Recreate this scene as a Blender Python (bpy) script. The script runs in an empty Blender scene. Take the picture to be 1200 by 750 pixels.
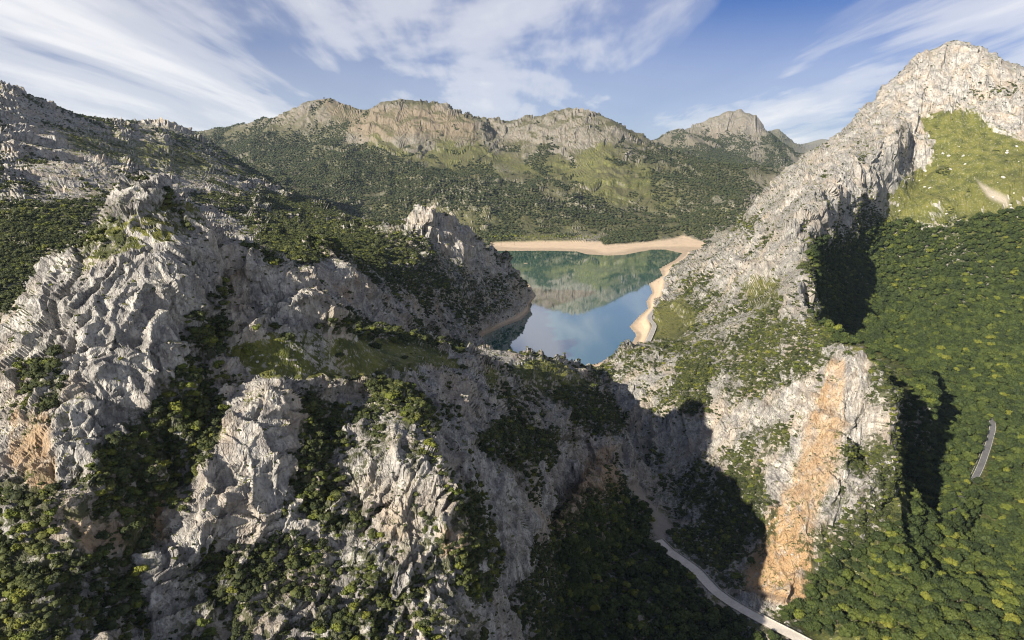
import bpy, math, random
import numpy as np
from math import radians as R

random.seed(7)
rng = np.random.default_rng(11)
SC = bpy.context.scene
COL = SC.collection

# ------------------------------------------------------------------ camera
CAMZ = 300.0
PITCH = R(12.3)
F = 800.0                       # focal length in pixels of a 1200 px wide frame
cam = bpy.data.cameras.new('camera')
cam.sensor_width = 36.0
cam.lens = 36.0 * F / 1200.0
cam.clip_start = 1.0
cam.clip_end = 90000.0
camo = bpy.data.objects.new('camera', cam)
camo.location = (0, 0, CAMZ)
camo.rotation_euler = (R(90) - PITCH, 0, 0)
COL.objects.link(camo)
SC.camera = camo

# ------------------------------------------------------------------ sun, sky, exposure
SUN_EL, SUN_AZ = R(24.5), R(226)      # azimuth of the sun, counter-clockwise from +X
sd = (math.cos(SUN_EL) * math.cos(SUN_AZ), math.cos(SUN_EL) * math.sin(SUN_AZ), math.sin(SUN_EL))
sun = bpy.data.lights.new('sun', 'SUN')
sun.energy = 5.0
sun.angle = R(0.5)
sun.color = (1.0, 0.90, 0.77)
suno = bpy.data.objects.new('sun', sun)
from mathutils import Vector
suno.rotation_euler = Vector(sd).to_track_quat('Z', 'Y').to_euler()
COL.objects.link(suno)
SC.view_settings.view_transform = 'Standard'
SC.view_settings.look = 'None'
SC.view_settings.exposure = 1.22
SC.view_settings.gamma = 1.0
SC.view_settings.use_curve_mapping = False
SC.cycles.filter_width = 1.15
SC.cycles.use_denoising = True
SC.cycles.max_bounces = 5
SC.cycles.diffuse_bounces = 2
SC.cycles.glossy_bounces = 2
SC.cycles.transmission_bounces = 2
SC.cycles.volume_bounces = 0


class NT:
    """small helper for node trees"""
    def __init__(s, tree):
        s.t = tree; s.n = tree.nodes; s.l = tree.links
    def add(s, typ, ins=None, **props):
        nd = s.n.new(typ)
        for k, v in props.items(): setattr(nd, k, v)
        for k, v in (ins or {}).items():
            sock = nd.inputs[k]
            if isinstance(v, bpy.types.NodeSocket): s.l.new(v, sock)
            else: sock.default_value = v
        return nd
    def math(s, op, a, b=0.0, c=None, clamp=False):
        nd = s.n.new('ShaderNodeMath'); nd.operation = op; nd.use_clamp = clamp
        for i, v in enumerate((a, b, c)):
            if v is None: continue
            if isinstance(v, bpy.types.NodeSocket): s.l.new(v, nd.inputs[i])
            else: nd.inputs[i].default_value = v
        return nd.outputs[0]
    def vmath(s, op, a, b=None):
        nd = s.n.new('ShaderNodeVectorMath'); nd.operation = op
        for i, v in enumerate((a, b)):
            if v is None: continue
            if isinstance(v, bpy.types.NodeSocket): s.l.new(v, nd.inputs[i])
            else: nd.inputs[i].default_value = v
        return nd.outputs['Value'] if op in ('DOT_PRODUCT', 'LENGTH') else nd.outputs['Vector']
    def ramp(s, fac, stops, interp='LINEAR'):
        nd = s.n.new('ShaderNodeValToRGB'); s.l.new(fac, nd.inputs[0])
        cr = nd.color_ramp; cr.interpolation = interp
        while len(cr.elements) < len(stops): cr.elements.new(0.5)
        for e, (p, c) in zip(cr.elements, stops):
            e.position = p
            e.color = (c, c, c, 1) if isinstance(c, (int, float)) else (*c, 1)
        return nd.outputs[0]
    def mix(s, fac, a, b, mode='MIX'):
        nd = s.n.new('ShaderNodeMix'); nd.data_type = 'RGBA'; nd.blend_type = mode
        for sock, v in ((nd.inputs[0], fac), (nd.inputs[6], a), (nd.inputs[7], b)):
            if isinstance(v, bpy.types.NodeSocket): s.l.new(v, sock)
            else: sock.default_value = v if isinstance(v, (int, float)) else (*v, 1)
        return nd.outputs[2]
    def noise(s, vec, scale, detail=4, rough=0.55, typ='FBM', **kw):
        nd = s.add('ShaderNodeTexNoise', {'Vector': vec, 'Scale': scale, 'Detail': detail, 'Roughness': rough}, noise_type=typ)
        for k, v in kw.items(): nd.inputs[k].default_value = v
        return nd.outputs[0]


world = bpy.data.worlds.new('World')
SC.world = world
world.use_nodes = True
w = NT(world.node_tree)
w.n.clear()
sky = w.add('ShaderNodeTexSky', sky_type='NISHITA', sun_disc=False)
sky.sun_elevation = SUN_EL
sky.sun_rotation = R(90) - SUN_AZ       # measured clockwise from +Y
sky.altitude = 600
sky.air_density = 1.0
sky.dust_density = 0.6
sky.ozone_density = 2.0
tc = w.add('ShaderNodeTexCoord')
sep = w.add('ShaderNodeSeparateXYZ', {0: tc.outputs['Generated']})
zc = w.math('MAXIMUM', w.math('ADD', sep.outputs[2], 0.07), 0.02)
px_ = w.math('DIVIDE', sep.outputs[0], zc)
py_ = w.math('DIVIDE', sep.outputs[1], zc)
cv = w.add('ShaderNodeCombineXYZ', {0: px_, 1: py_, 2: 0.0}).outputs[0]
rot = w.add('ShaderNodeMapping', {'Vector': cv, 'Rotation': (0, 0, R(28)), 'Scale': (1.0, 0.36, 1.0), 'Location': (1.3, 0.4, 0)}).outputs[0]
n1 = w.noise(rot, 0.62, 6, 0.52, Distortion=0.5)
rot2 = w.add('ShaderNodeMapping', {'Vector': cv, 'Rotation': (0, 0, R(36)), 'Scale': (1.0, 0.16, 1.0), 'Location': (3.1, 0.2, 0)}).outputs[0]
n2 = w.noise(rot2, 2.1, 6, 0.6, Distortion=0.3)
cl = w.math('ADD', w.math('MULTIPLY', n1, 0.76), w.math('MULTIPLY', n2, 0.24))
cov = w.ramp(cl, [(0.385, 0.0), (0.46, 0.30), (0.53, 0.72), (0.62, 1.0)], 'EASE')
hor = w.ramp(sep.outputs[2], [(0.0, 0.95), (0.09, 0.66), (0.26, 0.0)], 'EASE')
cov2 = w.math('MAXIMUM', cov, w.math('MULTIPLY', hor, 0.72))
cov2 = w.math('MULTIPLY', cov2, 0.9)
skc = w.mix(1.0, sky.outputs[0], (0.085, 0.36, 0.85), 'MULTIPLY')
cloudc = w.mix(n1, (7.0, 7.2, 7.8), (14.0, 13.7, 13.5))
w.n.new('ShaderNodeOutputWorld')
final = w.mix(cov2, skc, cloudc)
bg = w.add('ShaderNodeBackground', {'Color': final, 'Strength': 0.038})
w.l.new(bg.outputs[0], w.n['World Output'].inputs[0])

# ------------------------------------------------------------------ picture <-> place
CT, ST = math.cos(PITCH), math.sin(PITCH)
LAKE = -215.0                   # water level below the camera


def P(px, py, D):
    """place seen at (px, py) that stands D metres ahead; z is measured from the camera"""
    u, v = (px - 600) / F, (375 - py) / F
    x, y, z = u, CT + v * ST, -ST + v * CT
    return (D * x / y, D, D * z / y)


def PZ(px, py, z0):
    if z0 < -270: z0 += 13 * min(1.0, (-z0 - 270) / 20)      # the gorge floor rises a little
    u, v = (px - 600) / F, (375 - py) / F
    x, y, z = u, CT + v * ST, -ST + v * CT
    D = z0 * y / z
    return (D * x / y, D, z0)


def H(px, D, z):
    """a place hidden from the camera"""
    return ((px - 600) / F * D / 0.99, D, z)


def proj(x, y, z):
    d = y * CT - z * ST
    d = np.maximum(d, 1e-3)
    up = y * ST + z * CT
    return 600 + F * x / d, 375 - F * up / d


# ------------------------------------------------------------------ numpy noise
def _h(ix, iy, seed):
    n = (ix.astype(np.int64) * 374761393 + iy.astype(np.int64) * 668265263 + seed * 1442695041) & 0xffffffff
    n = ((n ^ (n >> 13)) * 1274126177) & 0xffffffff
    return ((n ^ (n >> 16)) & 0xffff).astype(np.float32) / 65535.0


def vnoise(x, y, seed=0):
    ix, iy = np.floor(x), np.floor(y)
    fx, fy = (x - ix).astype(np.float32), (y - iy).astype(np.float32)
    fx = fx * fx * fx * (fx * (fx * 6 - 15) + 10); fy = fy * fy * fy * (fy * (fy * 6 - 15) + 10)
    a, b = _h(ix, iy, seed), _h(ix + 1, iy, seed)
    c, d = _h(ix, iy + 1, seed), _h(ix + 1, iy + 1, seed)
    return (a + (b - a) * fx) * (1 - fy) + (c + (d - c) * fx) * fy


def fbm(x, y, lam, octs=4, seed=0, gain=0.5):
    s, a, t = 0, 1.0, 0
    for k in range(octs):
        s = s + a * vnoise(x / lam + 17.3 * k, y / lam - 9.1 * k, seed + k); t += a
        a *= gain; lam = lam * 0.5
    return s / t


def ridged(x, y, lam, octs=3, seed=0):
    s, a, t = 0, 1.0, 0
    for k in range(octs):
        s = s + a * (1 - np.abs(2 * vnoise(x / lam + 5.7 * k, y / lam + 3.3 * k, seed + k) - 1)); t += a
        a *= 0.5; lam = lam * 0.5
    return s / t


def sst(a, b, x):
    t = np.clip((x - a) / (b - a), 0, 1)
    return t * t * (3 - 2 * t)


def seg_dist(X, Y, pts):
    """distance to a polyline and position (value interpolated) along it"""
    best = np.full(X.shape, 1e9, np.float32); val = np.zeros(X.shape, np.float32)
    for a, b in zip(pts[:-1], pts[1:]):
        dx, dy = b[0] - a[0], b[1] - a[1]
        t = np.clip(((X - a[0]) * dx + (Y - a[1]) * dy) / (dx * dx + dy * dy + 1e-9), 0, 1)
        d = np.hypot(X - a[0] - t * dx, Y - a[1] - t * dy)
        m = d < best
        best = np.where(m, d, best); val = np.where(m, a[2] + t * (b[2] - a[2]), val)
    return best, val


def inside(X, Y, poly):
    r = np.zeros(X.shape, bool); n = len(poly)
    for i in range(n):
        x1, y1 = poly[i][:2]; x2, y2 = poly[(i + 1) % n][:2]
        if y1 == y2: continue
        c = ((y1 > Y) != (y2 > Y)) & (X < (x2 - x1) * (Y - y1) / (y2 - y1) + x1)
        r ^= c
    return r


# ------------------------------------------------------------------ the lie of the land: measured ridges, valleys, faces
def deep(px, py, D):
    """the wooded valley lies lower and farther than it first looks"""
    k = max(0.0, min(1.0, (py - 215) / 110)) * max(0.0, min(1.0, (700 - py) / 130))
    return (px, py, D * (1 + 0.22 * k))


L = []       # lines of (x, y, z)


def line(*pts):
    L.append([P(*p) for p in pts])


def zline(z, *pts):
    L.append([PZ(p[0], p[1], p[2] if len(p) > 2 else z) for p in pts])


def pts(*ps):
    for p in ps: L.append([P(*p)])


def hid(*ps):
    for p in ps: L.append([H(*p)])


# near crag on the left
line((-60, 445, 235), (0, 405, 255), (35, 352, 260), (60, 318, 262), (100, 285, 268), (130, 252, 275), (150, 232, 280), (175, 226, 285), (205, 230, 288), (240, 247, 290), (262, 270, 293), (300, 285, 298), (325, 300, 302), (350, 325, 306), (378, 347, 312), (405, 380, 320))
hid((-60, 330, -95), (0, 330, -92), (60, 335, -95), (120, 350, -98), (180, 370, -95), (240, 370, -98), (300, 365, -100), (360, 370, -104), (410, 385, -108))
line((95, 292, 259), (150, 282, 263), (205, 268, 271))
line((85, 318, 252), (130, 318, 251), (180, 318, 255), (215, 335, 260), (240, 380, 263))
line((262, 385, 276), (300, 388, 280), (350, 385, 290), (400, 384, 310))
pts((250, 320, 284), (290, 340, 286), (330, 350, 296), (215, 290, 276))
pts((60, 450, 222), (130, 450, 225), (200, 450, 234), (50, 380, 238), (130, 380, 240), (200, 380, 247), (20, 500, 212), (100, 520, 207), (180, 510, 217), (0, 600, 190), (90, 600, 190), (150, 590, 199), (0, 750, 160), (100, 750, 163), (-100, 600, 190), (-100, 750, 160), (40, 680, 172), (170, 640, 196), (-60, 500, 215))
line((250, 410, 270), (235, 445, 260), (215, 520, 240), (193, 600, 218), (165, 680, 198), (150, 750, 180))
# front ribs and gullies
line((330, 438, 262), (288, 490, 240), (240, 545, 223), (212, 590, 212), (200, 650, 201), (192, 745, 184))
line((352, 470, 272), (355, 500, 262), (365, 545, 250), (385, 610, 236), (400, 640, 230))
line((475, 462, 300), (483, 507, 268), (510, 535, 257), (535, 563, 250), (540, 610, 240), (538, 660, 232), (530, 745, 214))
line((545, 500, 330), (548, 540, 305), (552, 600, 286), (560, 680, 270), (566, 745, 258))
line((345, 500, 252), (330, 560, 235), (300, 610, 222), (290, 680, 206), (300, 750, 190))
pts((440, 500, 272), (440, 560, 250), (420, 640, 226), (450, 700, 214), (400, 745, 200), (350, 700, 206), (480, 620, 236), (250, 700, 200), (260, 620, 213))
pts((600, 560, 330), (600, 600, 320), (605, 680, 310), (600, 745, 298), (560, 560, 312), (580, 520, 340), (620, 520, 380), (510, 500, 322), (575, 640, 298))
pts((500, 450, 345), (560, 470, 385), (600, 440, 480), (640, 440, 560), (662, 427, 615), (692, 440, 640), (640, 480, 475), (690, 475, 565), (680, 520, 495), (640, 540, 432), (640, 575, 400), (640, 510, 445), (600, 480, 430), (540, 440, 390))
line((735, 508, 562), (718, 525, 512), (694, 548, 472), (668, 574, 438), (641, 610, 392), (636, 657, 358), (634, 700, 340), (634, 750, 322))
zline(0, (748, 545, -262), (741, 567, -276), (717, 587, -274), (690, 604, -273), (663, 634, -273), (651, 667, -277), (646, 700, -284), (645, 735, -288), (640, 760, -292))
line((735, 508, 562), (747, 530, 566), (752, 545, 572))
# meadow
pts((270, 402, 292), (330, 402, 300), (300, 417, 288), (400, 390, 350), (400, 420, 310), (450, 402, 395), (480, 422, 372), (440, 442, 318), (370, 437, 290), (520, 430, 400), (290, 440, 268), (400, 455, 298))
line((430, 386, 400), (480, 398, 450), (520, 408, 500), (560, 412, 600), (620, 416, 650), (655, 420, 670), (684, 432, 690))
hid((470, 520, -140), (560, 745, -214), (620, 740, -217), (660, 742, -218), (520, 640, -175))
# gorge slot
zline(0, (700, 440, -214), (705, 450, -222), (722, 490, -245), (742, 520, -258), (752, 545, -270), (746, 572, -281), (762, 596, -287), (772, 618, -291), (785, 647, -294), (830, 684, -298), (862, 710, -300), (930, 746, -303), (980, 790, -306))
line((712, 425, 735), (740, 410, 735), (760, 405, 740))
pts((722, 450, 690), (740, 480, 650), (765, 450, 675), (790, 450, 660), (770, 500, 622), (775, 540, 588), (830, 500, 592), (840, 440, 650), (800, 560, 556), (850, 560, 528), (805, 600, 520), (850, 618, 484), (832, 642, 470), (795, 610, 520), (790, 520, 605))
zline(0, (700, 655, -282), (690, 700, -289), (720, 745, -299), (760, 700, -298), (800, 745, -307), (855, 748, -308), (740, 620, -286), (660, 750, -294), (730, 600, -280))
# nose with the landslide
pts((975, 430, 540), (985, 470, 512), (965, 500, 500), (945, 560, 471), (925, 620, 446), (915, 690, 412), (885, 690, 420), (930, 480, 540), (900, 560, 502), (885, 620, 470), (872, 662, 445), (880, 450, 602), (915, 430, 590), (1000, 500, 486), (1000, 560, 462), (985, 600, 448), (920, 715, 405), (950, 735, 396), (900, 710, 412))
line((1060, 140, 1330), (1050, 165, 1280), (1030, 190, 1200), (985, 222, 1080), (962, 250, 960), (950, 280, 880), (945, 310, 800), (936, 345, 720), (932, 366, 680), (960, 392, 610), (1000, 412, 550), (1030, 430, 510), (1038, 470, 490), (1040, 520, 470), (1036, 570, 455), (1028, 605, 440))
L.append([P(*deep(*q)) for q in (((1085, 190, 1330), (1062, 222, 1210), (1025, 262, 1070), (998, 300, 930), (985, 330, 840), (975, 360, 765), (975, 385, 700), (1010, 420, 620), (1052, 450, 570), (1062, 500, 520), (1062, 545, 495), (1052, 600, 460)))])
# lit slope of the long ridge
line((1120, 42, 1550), (1090, 55, 1540), (1058, 76, 1520), (1035, 104, 1500), (1018, 130, 1480), (999, 144, 1470), (958, 173, 1430), (929, 200, 1400), (900, 225, 1380), (872, 260, 1350), (852, 289, 1310), (828, 307, 1270), (810, 320, 1230))
line((1120, 43, 1550), (1140, 48, 1565), (1163, 72, 1570), (1195, 82, 1600), (1230, 95, 1650), (1330, 130, 1700))
hid((1120, 1950, 60), (1000, 1850, -20), (930, 1750, -120), (880, 1600, -180), (850, 1500, -205), (1250, 2000, 60), (1400, 2200, 40))
pts((950, 220, 1270), (920, 262, 1110), (880, 310, 1000), (850, 350, 885), (900, 340, 820), (900, 385, 700), (850, 400, 725), (805, 385, 830), (800, 350, 980), (780, 400, 790), (830, 330, 1060), (1010, 170, 1360), (1040, 130, 1430), (960, 205, 1300), (770, 420, 720), (870, 280, 1200), (860, 420, 665))
# grass flank and wood
pts(*[deep(*q) for q in ((1100, 220, 1180), (1100, 260, 1080), (1100, 300, 990), (1100, 350, 870), (1100, 400, 750), (1100, 450, 645), (1100, 500, 550), (1100, 180, 1290), (1110, 140, 1390), (1110, 100, 1470), (1080, 100, 1470), (1200, 100, 1450), (1200, 150, 1350), (1200, 220, 1150), (1200, 300, 950), (1200, 400, 750), (1200, 500, 575), (1200, 560, 485), (1200, 650, 402), (1200, 750, 330), (1100, 560, 470), (1100, 650, 403), (1100, 750, 343), (1000, 750, 368), (1000, 680, 402), (962, 722, 396), (1000, 625, 432), (1300, 500, 560), (1300, 300, 900), (1300, 700, 350), (1150, 580, 462), (1040, 350, 880), (1150, 500, 560), (1400, 400, 700), (1400, 650, 380))])
# spur by the lake
line((355, 325, 500), (375, 308, 560), (393, 303, 600), (420, 318, 630), (470, 335, 690), (540, 345, 850))
line((415, 378, 520), (440, 385, 560), (500, 397, 650), (530, 401, 745))
pts((450, 290, 860), (400, 280, 900), (350, 300, 620), (480, 290, 900), (520, 312, 935), (570, 345, 990), (545, 375, 880), (590, 360, 1000))
line((470, 272, 925), (490, 268, 940), (505, 266, 950), (520, 274, 965), (545, 288, 1005), (580, 308, 1080), (603, 325, 1150))
pts((450, 276, 930), (468, 282, 915), (430, 282, 900))
hid((500, 1090, -128), (540, 1200, -178), (580, 1350, -200), (560, 1700, -205), (450, 1150, -95))
# left mountain side
line((-200, 80, 1100), (-80, 85, 1200), (0, 103, 1300), (50, 120, 1400), (100, 137, 1550), (150, 143, 1750), (200, 152, 1950), (240, 170, 2100), (270, 190, 2100), (300, 205, 2050), (350, 232, 1900), (400, 256, 1750), (440, 264, 1500))
pts((0, 180, 950), (0, 250, 650), (0, 320, 480), (10, 360, 400), (-100, 300, 500), (100, 200, 900), (100, 250, 680), (200, 200, 1250), (250, 230, 1160), (300, 260, 1100), (300, 225, 1500), (350, 270, 1030), (300, 280, 850), (200, 175, 1600), (120, 165, 1300), (50, 150, 1150), (-200, 300, 480), (-200, 500, 230), (430, 270, 1100))
hid((200, 470, -88), (300, 480, -96), (380, 470, -105), (100, 460, -75), (150, 2400, 20), (0, 1800, 60), (-200, 1700, 60), (350, 2400, -130), (250, 2900, -60), (100, 3000, 20), (-200, 3000, 40), (450, 2050, -190))
# hills beyond the lake
zline(-211, (575, 284), (650, 282.5), (720, 281.5), (800, 276), (830, 282))
hid((520, 1950, -208), (850, 1900, -200), (480, 2100, -195))
pts((600, 265, 2350), (600, 240, 2650), (600, 215, 2900), (600, 195, 3100), (590, 167, 3400), (350, 200, 3000), (400, 230, 2600), (430, 255, 2300), (500, 250, 2420), (500, 200, 3000), (500, 225, 2700), (700, 262, 2450), (700, 235, 2750), (700, 210, 3000), (800, 262, 2400), (800, 240, 2700), (800, 215, 3000), (870, 235, 2600), (870, 212, 3000), (300, 175, 3600), (400, 190, 3200), (950, 240, 2700))
line((150, 170, 4400), (225, 160, 4300), (270, 150, 4200), (300, 143, 4100), (330, 135, 4000), (365, 125, 3950), (385, 121, 3900), (415, 132, 3850))
line((400, 150, 3620), (430, 132, 3550), (465, 126, 3500), (500, 130, 3500), (545, 133, 3450), (560, 140, 3450), (570, 152, 3520), (600, 143, 3550), (630, 134, 3600), (655, 130, 3600), (675, 139, 3500), (700, 150, 3450), (712, 142, 3450), (727, 156, 3450), (748, 169, 3400), (775, 182, 3350), (805, 191, 3300), (850, 200, 3300), (885, 206, 3200))
line((395, 166, 3460), (450, 160, 3400), (500, 166, 3350), (560, 172, 3300), (620, 180, 3250), (700, 182, 3200), (745, 190, 3200))
line((250, 166, 4050), (330, 152, 3850), (380, 145, 3720))
hid((200, 5000, 20), (400, 4600, 40), (600, 4500, 0), (750, 4300, 0), (850, 4200, -20), (300, 5500, -40), (500, 5500, -60), (650, 5500, -80), (0, 5000, 0), (-300, 5000, 0), (-300, 9000, -100), (300, 9000, -150), (600, 9000, -150))
line((745, 178, 5400), (762, 165, 5450), (785, 157, 5500), (800, 162, 5500), (830, 149, 5500), (868, 142, 5500), (884, 149, 5500), (893, 161, 5450), (920, 178, 5350), (945, 190, 5300))
pts((800, 186, 4700), (850, 180, 4900), (880, 196, 4500), (920, 205, 4300), (840, 165, 5300), (905, 185, 4900))
hid((800, 6500, -60), (900, 6500, -60), (1000, 5500, 0), (1100, 5000, 0), (1300, 5000, 0), (1300, 9000, -50))
line((860, 172, 8200), (895, 158, 8000), (912, 149, 8000), (930, 165, 8000), (955, 181, 7900), (1000, 195, 7900))
line((930, 172, 11500), (950, 167, 11500), (965, 164, 11500), (985, 168, 11500), (1030, 175, 11500))
hid((900, 9500, 0), (950, 14000, 0), (1100, 13000, 0), (600, 15000, -150), (0, 15000, -150), (1300, 15000, -100), (-300, 14500, -150))
# under the camera
hid((600, 60, -200), (-500, 60, -200), (1700, 60, -260), (600, 120, -190), (100, 110, -160), (300, 130, -170), (450, 140, -180), (1000, 120, -290), (1000, 220, -290), (1300, 200, -265), (700, 220, -290), (800, 330, -308), (900, 330, -305))

# lake outline
lake_px = [(582.7, 294), (646.7, 293.9), (676, 294.7), (686.7, 297.9), (713, 299.5), (732, 298.7), (764, 292.5), (780, 292.5), (798.7, 296.8), (790.7, 304), (772, 314.7), (776, 322.7), (760, 332), (764, 342.7), (757, 353), (758.7, 361), (748, 370.7), (737, 382.7), (745, 392), (740, 401), (727, 410), (705, 424), (690, 428), (640, 425), (600, 418), (570, 412), (556, 404), (569, 393), (590.7, 382.7), (612, 374.7), (622.7, 364), (621, 357), (629, 346.7), (620, 332), (609, 324), (596, 313), (584, 300)]
lake = [PZ(a, b, LAKE) for a, b in lake_px]
for p_ in lake[::2]: L.append([p_])
for a, b in ((640, 330), (680, 330), (700, 305), (650, 380), (700, 380), (620, 400), (660, 400)):
    q = PZ(a, b, LAKE); L.append([(q[0], q[1], LAKE - 14)])
isl = PZ(616, 308.5, LAKE)

# roads (picture position, level)
road_g = [PZ(*p) for p in ((771, 633, -293), (785, 646.5, -294.5), (800, 657, -296), (815, 668, -297), (828, 682, -298), (840, 694, -299), (860, 708, -300), (890, 725, -301), (927, 744, -302.5), (950, 756, -303.5), (990, 775, -305))]
road_r = [P(*deep(*p)) for p in ((1075, 443, 662), (1090, 441, 668), (1108, 440, 668), (1135, 452, 645), (1158, 476, 600), (1163, 499, 562), (1160, 515, 540), (1155, 531, 518), (1149, 547, 497), (1141, 563, 478), (1134, 574, 466), (1120, 592, 448), (1108, 612, 430))]
road_s = [PZ(*p) for p in ((790, 314, -206), (783, 324, -206), (780, 337, -206), (777, 348, -206), (767, 363, -206), (761, 372, -206), (766.5, 381, -206), (764, 390, -206), (759, 401, -206))]

pt = []
for l in L:
    if len(l) == 1: pt.append(l[0]); continue
    for a, b in zip(l[:-1], l[1:]):
        d = math.dist(a[:2], b[:2]); n = max(1, int(d / (0.022 * (a[1] + b[1]) / 2 + 2)))
        n = min(n, 6)
        for k in range(n): pt.append(tuple(a[i] + (b[i] - a[i]) * k / n for i in range(3)))
    pt.append(l[-1])
pt = np.array(pt)
ca = np.arctan2(pt[:, 0], pt[:, 1]); cr_ = np.log(np.hypot(pt[:, 0], pt[:, 1]))
key = np.round(np.stack([ca, cr_], 1) / 0.006).astype(int)
_, ui = np.unique(key, axis=0, return_index=True)
pt = pt[ui]; ca = ca[ui]; cr_ = cr_[ui]
A = np.hypot(ca[:, None] - ca[None], cr_[:, None] - cr_[None])
N = len(ca)
M = np.zeros((N + 3, N + 3)); M[:N, :N] = -A + np.eye(N) * 0.004
M[:N, N] = 1; M[:N, N + 1] = ca; M[:N, N + 2] = cr_; M[N:, :N] = M[:N, N:].T
wts = np.linalg.solve(M, np.concatenate([pt[:, 2], [0, 0, 0]])).astype(np.float32)
AZ0, AZ1 = R(-51), R(51)
LR0, LR1 = math.log(62), math.log(14800)
NA, NR = 460, 760
ga = np.linspace(AZ0, AZ1, NA, dtype=np.float32); gr = np.linspace(LR0, LR1, NR, dtype=np.float32)
GA, GR = np.meshgrid(ga, gr, indexing='ij')
Z = np.zeros(GA.shape, np.float32)
ca32, cr32 = ca.astype(np.float32), cr_.astype(np.float32)
for i in range(NA):
    d = np.sqrt((ga[i] - ca32[None]) ** 2 + (gr[:, None] - cr32[None]) ** 2)
    Z[i] = -(d @ wts[:N]) + wts[N] + wts[N + 1] * ga[i] + wts[N + 2] * gr
RR = np.exp(GR); X = RR * np.sin(GA); Y = RR * np.cos(GA)

# middle-sized relief, growing with distance so that the measured shape stays
for lam, sd_ in ((520, 3), (260, 4), (130, 5), (64, 6)):
    wgt = sst(lam * 2.2, lam * 5.5, RR)
    Z += wgt * lam * (0.11 if lam > 100 else 0.09) * np.where(RR > 2200, 1.15, 0.6) * (ridged(X, Y, lam, 1, sd_) - 0.55) * sst(-210, -150, Z)


def lake_fields(X, Y):
    ins = inside(X, Y, lake)
    d, _ = seg_dist(X, Y, [(*p[:2], 0) for p in lake + [lake[0]]])
    return ins, d


ins, dl = lake_fields(X, Y)
W = np.clip(0.03 * RR, 22, 70)
out = LAKE + 0.10 * dl
zz = np.where(ins, LAKE - np.minimum(12, dl * 0.25 + 0.4), np.where(dl < W, out + (Z - out) * sst(0, 1, dl / W), Z))
near_l = (dl < 330) & (RR < 2500) & (RR > 745)
zz = np.where(~ins & near_l, np.maximum(zz, LAKE + np.minimum(0.3 + 0.10 * dl, 3.0)), zz)
Z = zz
di = np.hypot((X - isl[0]) / 13.0, (Y - isl[1]) / 26.0)
Z = np.maximum(Z, np.where(di < 1.6, LAKE + 1.4 * (1 - di * di), -1e4)).astype(np.float32)


CREST = [P(*q) for q in ((1060, 140, 1330), (1050, 165, 1280), (1030, 190, 1200), (985, 222, 1080), (962, 250, 960), (950, 280, 880), (945, 310, 800), (936, 345, 720), (932, 366, 680), (958, 390, 610), (1000, 412, 550), (1032, 432, 508), (1038, 470, 490))]


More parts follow.
